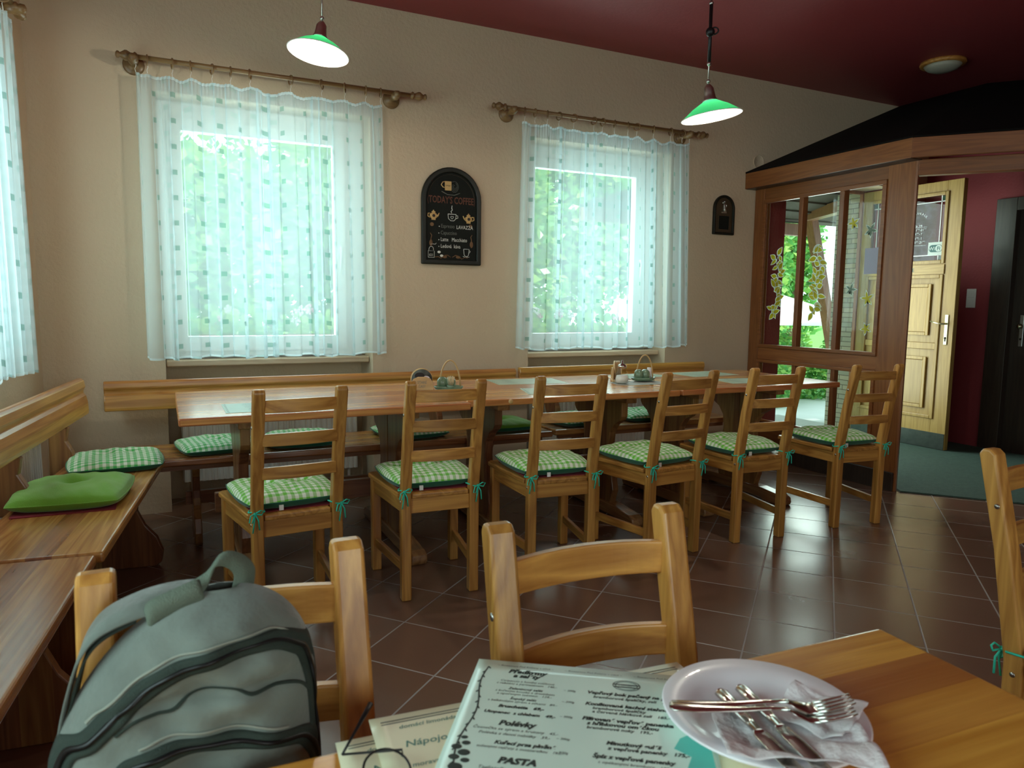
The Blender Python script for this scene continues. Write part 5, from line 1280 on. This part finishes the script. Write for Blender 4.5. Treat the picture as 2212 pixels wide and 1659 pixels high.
b.build('wifi_emblem', [M_['wifi_dark'], M_['sticker_white']], dr)
hd = db('handle_plate', M_['brass'], [((XD-.008, 3.968, .935), (XD, 4.002, 1.197))], .004)
MB().tube([(XD-.005, 3.985, 1.118), (XD-.045, 3.985, 1.118), (XD-.052, 4.00, 1.118), (XD-.050, 4.05, 1.125), (XD-.048, 4.105, 1.138)], [.009, .008, .008, .0065, .006], 10).build('handle', M_['brass'], hd)
MB().tube([(XD-.010, 3.985, .995), (XD-.007, 3.985, .995)], .010, 12).box((XD-.010, 3.979, .965), (XD-.007, 3.991, .995)).build('keyhole', M_['black_metal'], hd)
# door frame of the opening
fm = MB(); fm.box((DO[1]-.045, 4.895, 0), (DO[1]+.002, 4.93, DT)).box((DO[0], 4.90, DT-.03), (DO[1]-.045, 4.93, DT))
fo = fm.build('trim_1', M_['porch_wood'], bevel=.004); tag(fo, kind='structure')
# inner dark door in the right wall
dr2 = empty('door_2', (0, 0, 0), 0, kind='structure')
db('door_leaf', M_['dark_wood'], [((6.64, 2.90, .0), (6.68, 3.78, 2.15))], parent=dr2)
db('door_frame', M_['dark_wood'], [((6.575, 3.76, 0), (6.66, 3.93, 2.20)), ((6.575, 2.78, 0), (6.66, 2.92, 2.20)), ((6.575, 2.92, 2.09), (6.66, 3.76, 2.20))], parent=dr2)
hp = db('handle_plate', M_['chrome_dim'], [((6.630, 3.655, .93), (6.640, 3.690, 1.20))], .004, parent=dr2)
MB().ball((6.605, 3.672, 1.105), .024, 10).tube([(6.63, 3.672, 1.105), (6.605, 3.672, 1.105)], .010, 8).build('knob', M_['brass'], hp)
MB().tube([(6.630, 3.672, .995), (6.628, 3.672, .995)], .010, 12).build('keyhole', M_['black_metal'], hp)
sw = empty('light_switch', (6.6, 4.10, 1.345), 0, 'pale light switch plate on the burgundy wall beside the dark door', 'light switch')
MB().box((-.010, -.042, -.085), (0, .042, .085)).build('switch_plate', M_['enamel_white'], sw, bevel=.003); MB().box((-.014, -.028, -.07), (-.010, .028, -.005)).box((-.014, -.028, .005), (-.010, .028, .07)).build('rocker', M_['enamel_white'], sw, bevel=.002)

# stickers on the vestibule glass
def leaf_pts(s, lobes=5):
    pts = []; n = lobes
    for i in range(n):
        a = R(-150)+R(300)*i/(n-1)+R(90)
        pts.append((0.28*s*math.cos(a-R(300)/(n-1)/2), .28*s*math.sin(a-R(300)/(n-1)/2))); pts.append((.60*s*math.cos(a-.30), .60*s*math.sin(a-.30))); pts.append((s*math.cos(a), s*math.sin(a))); pts.append((.60*s*math.cos(a+.30), .60*s*math.sin(a+.30)))
    pts.append((0.28*s*math.cos(a+.6), .28*s*math.sin(a+.6)))
    return pts
XS = PX_+.0245
def star_leaf(b, y, z, s, rot, m0, m1):
    c_, s_ = math.cos(rot), math.sin(rot)
    for k, (mi, x) in enumerate(((m0, XS), (m1, XS-.0012))):
        p = leaf_pts(s*(1.0 if k == 0 else .80)); p = [(y-(a*c_-d*s_), z+(a*s_+d*c_)) for a, d in p]
        b.prism(p, 'x', x-.0006, x, mi=mi)
for i, (py, pz, s, rot, m, wh_) in enumerate(((3.655, 1.85, .050, .3, 'leaf_olive', 'highest of the single leaf stickers, before the stone cladding'), (3.51, 1.79, .052, -.5, 'leaf_grey', 'grey leaf sticker beside the door glass'), (3.645, 1.38, .050, -.3, 'leaf_grey', 'grey leaf sticker low before the stone cladding'), (3.505, 1.315, .055, .2, 'leaf_olive', 'yellow-green leaf sticker below the grey notice'), (3.50, 1.10, .045, 3.0, 'leaf_olive', 'lowest single leaf sticker on the pane'))):
    b = MB(); star_leaf(b, py, pz, s*1.15, rot, 0, 1); tag(b.build('leaf_sticker', [M_['sticker_white'], M_[m]]), 'leaf sticker: ' + wh_, 'sticker', 'single leaf stickers on the partition glass')
_lf = [0]
def ovate(b, y, z, L_, w, ang, mi0=0, mi1=1):
    _lf[0] = (_lf[0]+1) % 40; xo = .0024*_lf[0]/6
    for k, mi, x in ((1.0, mi0, XS-xo), (.74, mi1, XS-xo-.0002)):
        n = 9; up = [(t/n*L_, w*k*math.sin(math.pi*(t/n)**.8)) for t in range(n+1)]; p = up + [(a, -c_) for a, c_ in up[-2:0:-1]]
        if k < 1: p = [(L_*.1+a*.82, c_) for a, c_ in p]
        ca, sa = math.cos(ang), math.sin(ang); b.prism([(y-(a*ca-c_*sa), z+(a*sa+c_*ca)) for a, c_ in p], 'x', x-.0001, x, mi=mi)
def vine(y0, zt, zb, seed, label):
    rn = random.Random(seed); b = MB(); n = 16
    stem = [(y0+.018*math.sin(i*.9), zt-(zt-zb)*i/n) for i in range(n+1)]
    b.tube([(XS-.0004, y, z) for y, z in stem], .0022, 5, 0)
    for i, (y, z) in enumerate(stem):
        for k in range(2):
            a = rn.choice((-1, 1))*rn.uniform(.1, 1.2) + (math.pi if rn.random() < .45 else 0); ovate(b, y+rn.uniform(-.015, .015), z, rn.uniform(.060, .092), rn.uniform(.017, .026), a)
    tag(b.build('vine_sticker', [M_['sticker_white'], M_['leaf_olive']]), label, 'sticker', 'hanging vine stickers on the partition glass')
vine(4.345, 1.66, 1.20, 5, 'hanging vine sticker on the pane next to the wall')
vine(3.945, 1.72, 1.21, 9, 'hanging vine sticker on the middle pane of the partition')
tag(MB().box((XS-.002, 3.43, 1.485), (XS-.0005, 3.545, 1.665)).build('paper_notice', M_['notice_grey']), 'blank grey sheet stuck to the partition glass', 'notice')

# ------------------------------------------------------------------ outside
tag(MB().box((-9, 5.06, -.55), (26, 9.0, -.35)).box((-9, -4, -.55), (-2.4, 5.06, -.35)).build('terrace_ground', M_['terrace']), kind='structure')
tag(MB().box((-30, 9.0, -.60), (60, 50, -.40)).build('lawn_ground', M_['meadow']), kind='structure')
st = MB().box((4.6, 5.06, -.35), (6.5, 6.2, -.02)).build('porch_step', M_['terrace']); tag(st, kind='structure')
sw_ = MB().box((6.09, 4.93, 0), (6.132, 5.19, 2.36)).box((6.132, 5.065, -.35), (9.0, 5.19, 2.44)).build('stone_wall', M_['stone_cladding']); tag(sw_, 'thin layered stone cladding on the outer wall beside the open door', 'stone wall', kind='structure')
pr = empty('porch_roof', (0, 0, 0), 0, 'porch roof of dark boards on a slanting timber brace outside the door', 'porch roof')
b = MB()
for i in range(9): b.box((4.5, 5.20+.26*i, 2.50+.012*(i % 2)-.010*i), (9.6, 5.20+.26*i+.27, 2.52+.012*(i % 2)-.010*i))
b.build('ceiling_boards', M_['plank_grey'], pr)
MB().box((4.5, 7.44, 2.24), (8.2, 7.54, 2.40)).build('eave_beam', M_['porch_wood'], pr, bevel=.005)
MB().bar((7.74, 7.0, 2.42), (8.36, 7.0, .45), .12, .12, up=(0, 1, 0)).build('brace_post', M_['porch_wood'], pr, bevel=.005)
MB().bar((7.70, 7.0, 2.44), (6.55, 5.2, 2.36), .12, .13).build('roof_beam', M_['porch_wood'], pr, bevel=.005)
MB().bar((8.36, 7.0, .50), (8.40, 7.0, -.36), .14, .14, up=(0, 1, 0)).build('post_foot', M_['porch_wood'], pr)
ps = empty('parasol', (10.05, 10.0, -.40), 0, 'white garden parasol outside, seen through the vestibule glass', 'parasol')
MB().lathe([(1.75, 1.35), (1.0, 1.62), (.3, 1.85), (.0001, 1.93)], 8, cap=False).build('canopy', M_['parasol_cloth'], ps, solid=.01)
MB().tube([(0, 0, 0), (0, 0, 1.95)], .025, 10).build('pole', M_['white_paint'], ps)

def foliage(name, cx, cy, cz, rx, ry, rz_, n, size, seed, mats, parent, zmin=-9):
    rn = random.Random(seed); vs = []; fs = []; mi = []
    blobs = [(rn.uniform(-.6, .6), rn.uniform(-.6, .6), rn.uniform(-.6, .6), rn.uniform(.35, .6)) for _ in range(14)]
    for i in range(n):
        bx, by, bz, br = rn.choice(blobs)
        d = Vector((rn.gauss(0, 1), rn.gauss(0, 1), rn.gauss(0, 1))).normalized()*br*rn.uniform(.55, 1.05)
        p = Vector((cx+(bx+d.x)*rx, cy+(by+d.y)*ry, cz+(bz+d.z)*rz_))
        if p.z < zmin: p.z = zmin + rn.uniform(0, .2)
        a = Vector((rn.gauss(0, 1), rn.gauss(0, 1), rn.gauss(0, .6))).normalized(); c_ = a.cross(Vector((rn.gauss(0, 1), rn.gauss(0, 1), rn.gauss(0, 1)))).normalized()
        s = size*rn.uniform(.6, 1.3); k = len(vs)
        vs += [p-a*s*.5, p+c_*s*.32, p+a*s*.5, p-c_*s*.32]; fs.append((k, k+1, k+2, k+3)); mi.append(0 if rn.random() < .6 else 1)
    b = MB(); b.v = [tuple(v) for v in vs]; b.f = fs; b.m = mi; b.sm = [False]*len(fs)
    o = b.build(name, mats, parent); o['kind'] = 'stuff'; return o
LM = [M_['leaf'], M_['leaf_light']]
def tree(x, y, h, r, n, seed, label):
    t = empty('garden_tree', (x, y, -.45), 0, label, 'tree', 'garden trees behind the curtained windows')
    MB().tube([(0, 0, 0), (.05, .02, h*.35), (-.03, .05, h*.7)], [.16, .12, .06], 10).build('trunk', M_['bark'], t)
    foliage('crown', 0, 0, h*.52, r, r*.8, h*.50, int(n*1.9), .21, seed, LM, t)
tree(-1.2, 11.5, 5.6, 2.2, 5200, 1, 'leafy tree outside seen through the left part of the wider window')
tree(1.6, 12.5, 5.4, 2.3, 5200, 2, 'leafy tree outside behind the middle of the wider window')
tree(4.6, 12.0, 5.2, 2.1, 5200, 3, 'leafy tree outside behind the narrower window')
tree(8.2, 13.5, 5.6, 2.0, 5200, 4, 'leafy tree outside between the narrower window and the partition')
tree(11.7, 12.4, 5.2, 1.3, 4200, 5, 'leafy tree outside showing through the first partition pane')
tree(13.7, 12.9, 5.2, 1.0, 3200, 6, 'leafy tree outside showing through the middle partition pane')
tree(-5.2, 7.5, 5.0, 2.0, 3500, 7, 'leafy tree outside the side wall window')
def hedge(x, y, rx, seed, label):
    t = empty('garden_bush', (x, y, -.45), 0, label, 'bush', 'garden bushes outside')
    foliage('foliage', 0, 0, .55, rx, .6, .75, 2600, .10, seed, LM, t, 0.0)
    MB().tube([(0, 0, 0), (.03, .02, .5)], .04, 8).build('stem', M_['bark'], t)
hedge(9.0, 8.75, .75, 11, 'bush outside below the parasol, seen through the first pane')
hedge(10.7, 9.0, .75, 12, 'bush outside below the parasol, seen through the middle pane')
hedge(1.0, 9.4, 1.5, 13, 'bush outside beyond the flower box of the wider window')
hedge(4.8, 9.6, 1.5, 14, 'bush outside beyond the flower box of the narrower window')

def flower_box(x0, x1, y, seed, label):
    f = empty('flower_box', ((x0+x1)/2, y, .93), 0, label, 'flower box', 'flower boxes outside the windows'); L_ = (x1-x0)/2; rn = random.Random(seed)
    MB().box((-L_, -.07, 0), (L_, .07, .10)).build('planter', M_['terracotta'], f, bevel=.006)
    b = MB(); k = 0
    for i in range(150):
        px, py, pz = rn.uniform(-L_, L_), rn.uniform(-.08, .08), .10+abs(rn.gauss(0, .07)); a = rn.uniform(0, 6.3); s = rn.uniform(.02, .035)
        n = Vector((rn.gauss(0, .5), -1, rn.gauss(.4, .5))).normalized(); u = n.cross(Vector((0, 0, 1))).normalized(); w = n.cross(u)
        b.add([Vector((px, py, pz))+(u*math.cos(2*math.pi*j/7)+w*math.sin(2*math.pi*j/7))*s for j in range(7)], [list(range(7))], rn.choice((0, 1)))
    o = b.build('leaves', LM, f); o['kind'] = 'stuff'
    for i in range(7):
        px, pz = rn.uniform(-L_*.9, L_*.9), rn.uniform(.17, .30); b = MB(); b.tube([(px, 0, .10), (px+.01, -.01, pz)], .002, 5, 1)
        for j in range(16):
            d = Vector((rn.gauss(0, 1), rn.gauss(0, 1), rn.gauss(0, 1))).normalized()*.028; b.ball(Vector((px, -.01, pz))+d, .010, 4, 0)
        b.build('blossom', [M_['petal_pink'] if i % 2 else M_['petal_white'], M_['leaf']], f)
# sill outside for the boxes
for w in (W1, W2): tag(MB().box((w[0], 4.90, .86), (w[1], 5.20, .93)).build('window_%d_outer_ledge' % (1 if w is W1 else 2), M_['terrace']), kind='structure')
flower_box(.12, 1.08, 5.04, 3, 'flower box of pink geraniums outside the wider window')
flower_box(2.50, 3.45, 5.04, 4, 'flower box of pink geraniums outside the narrower window')
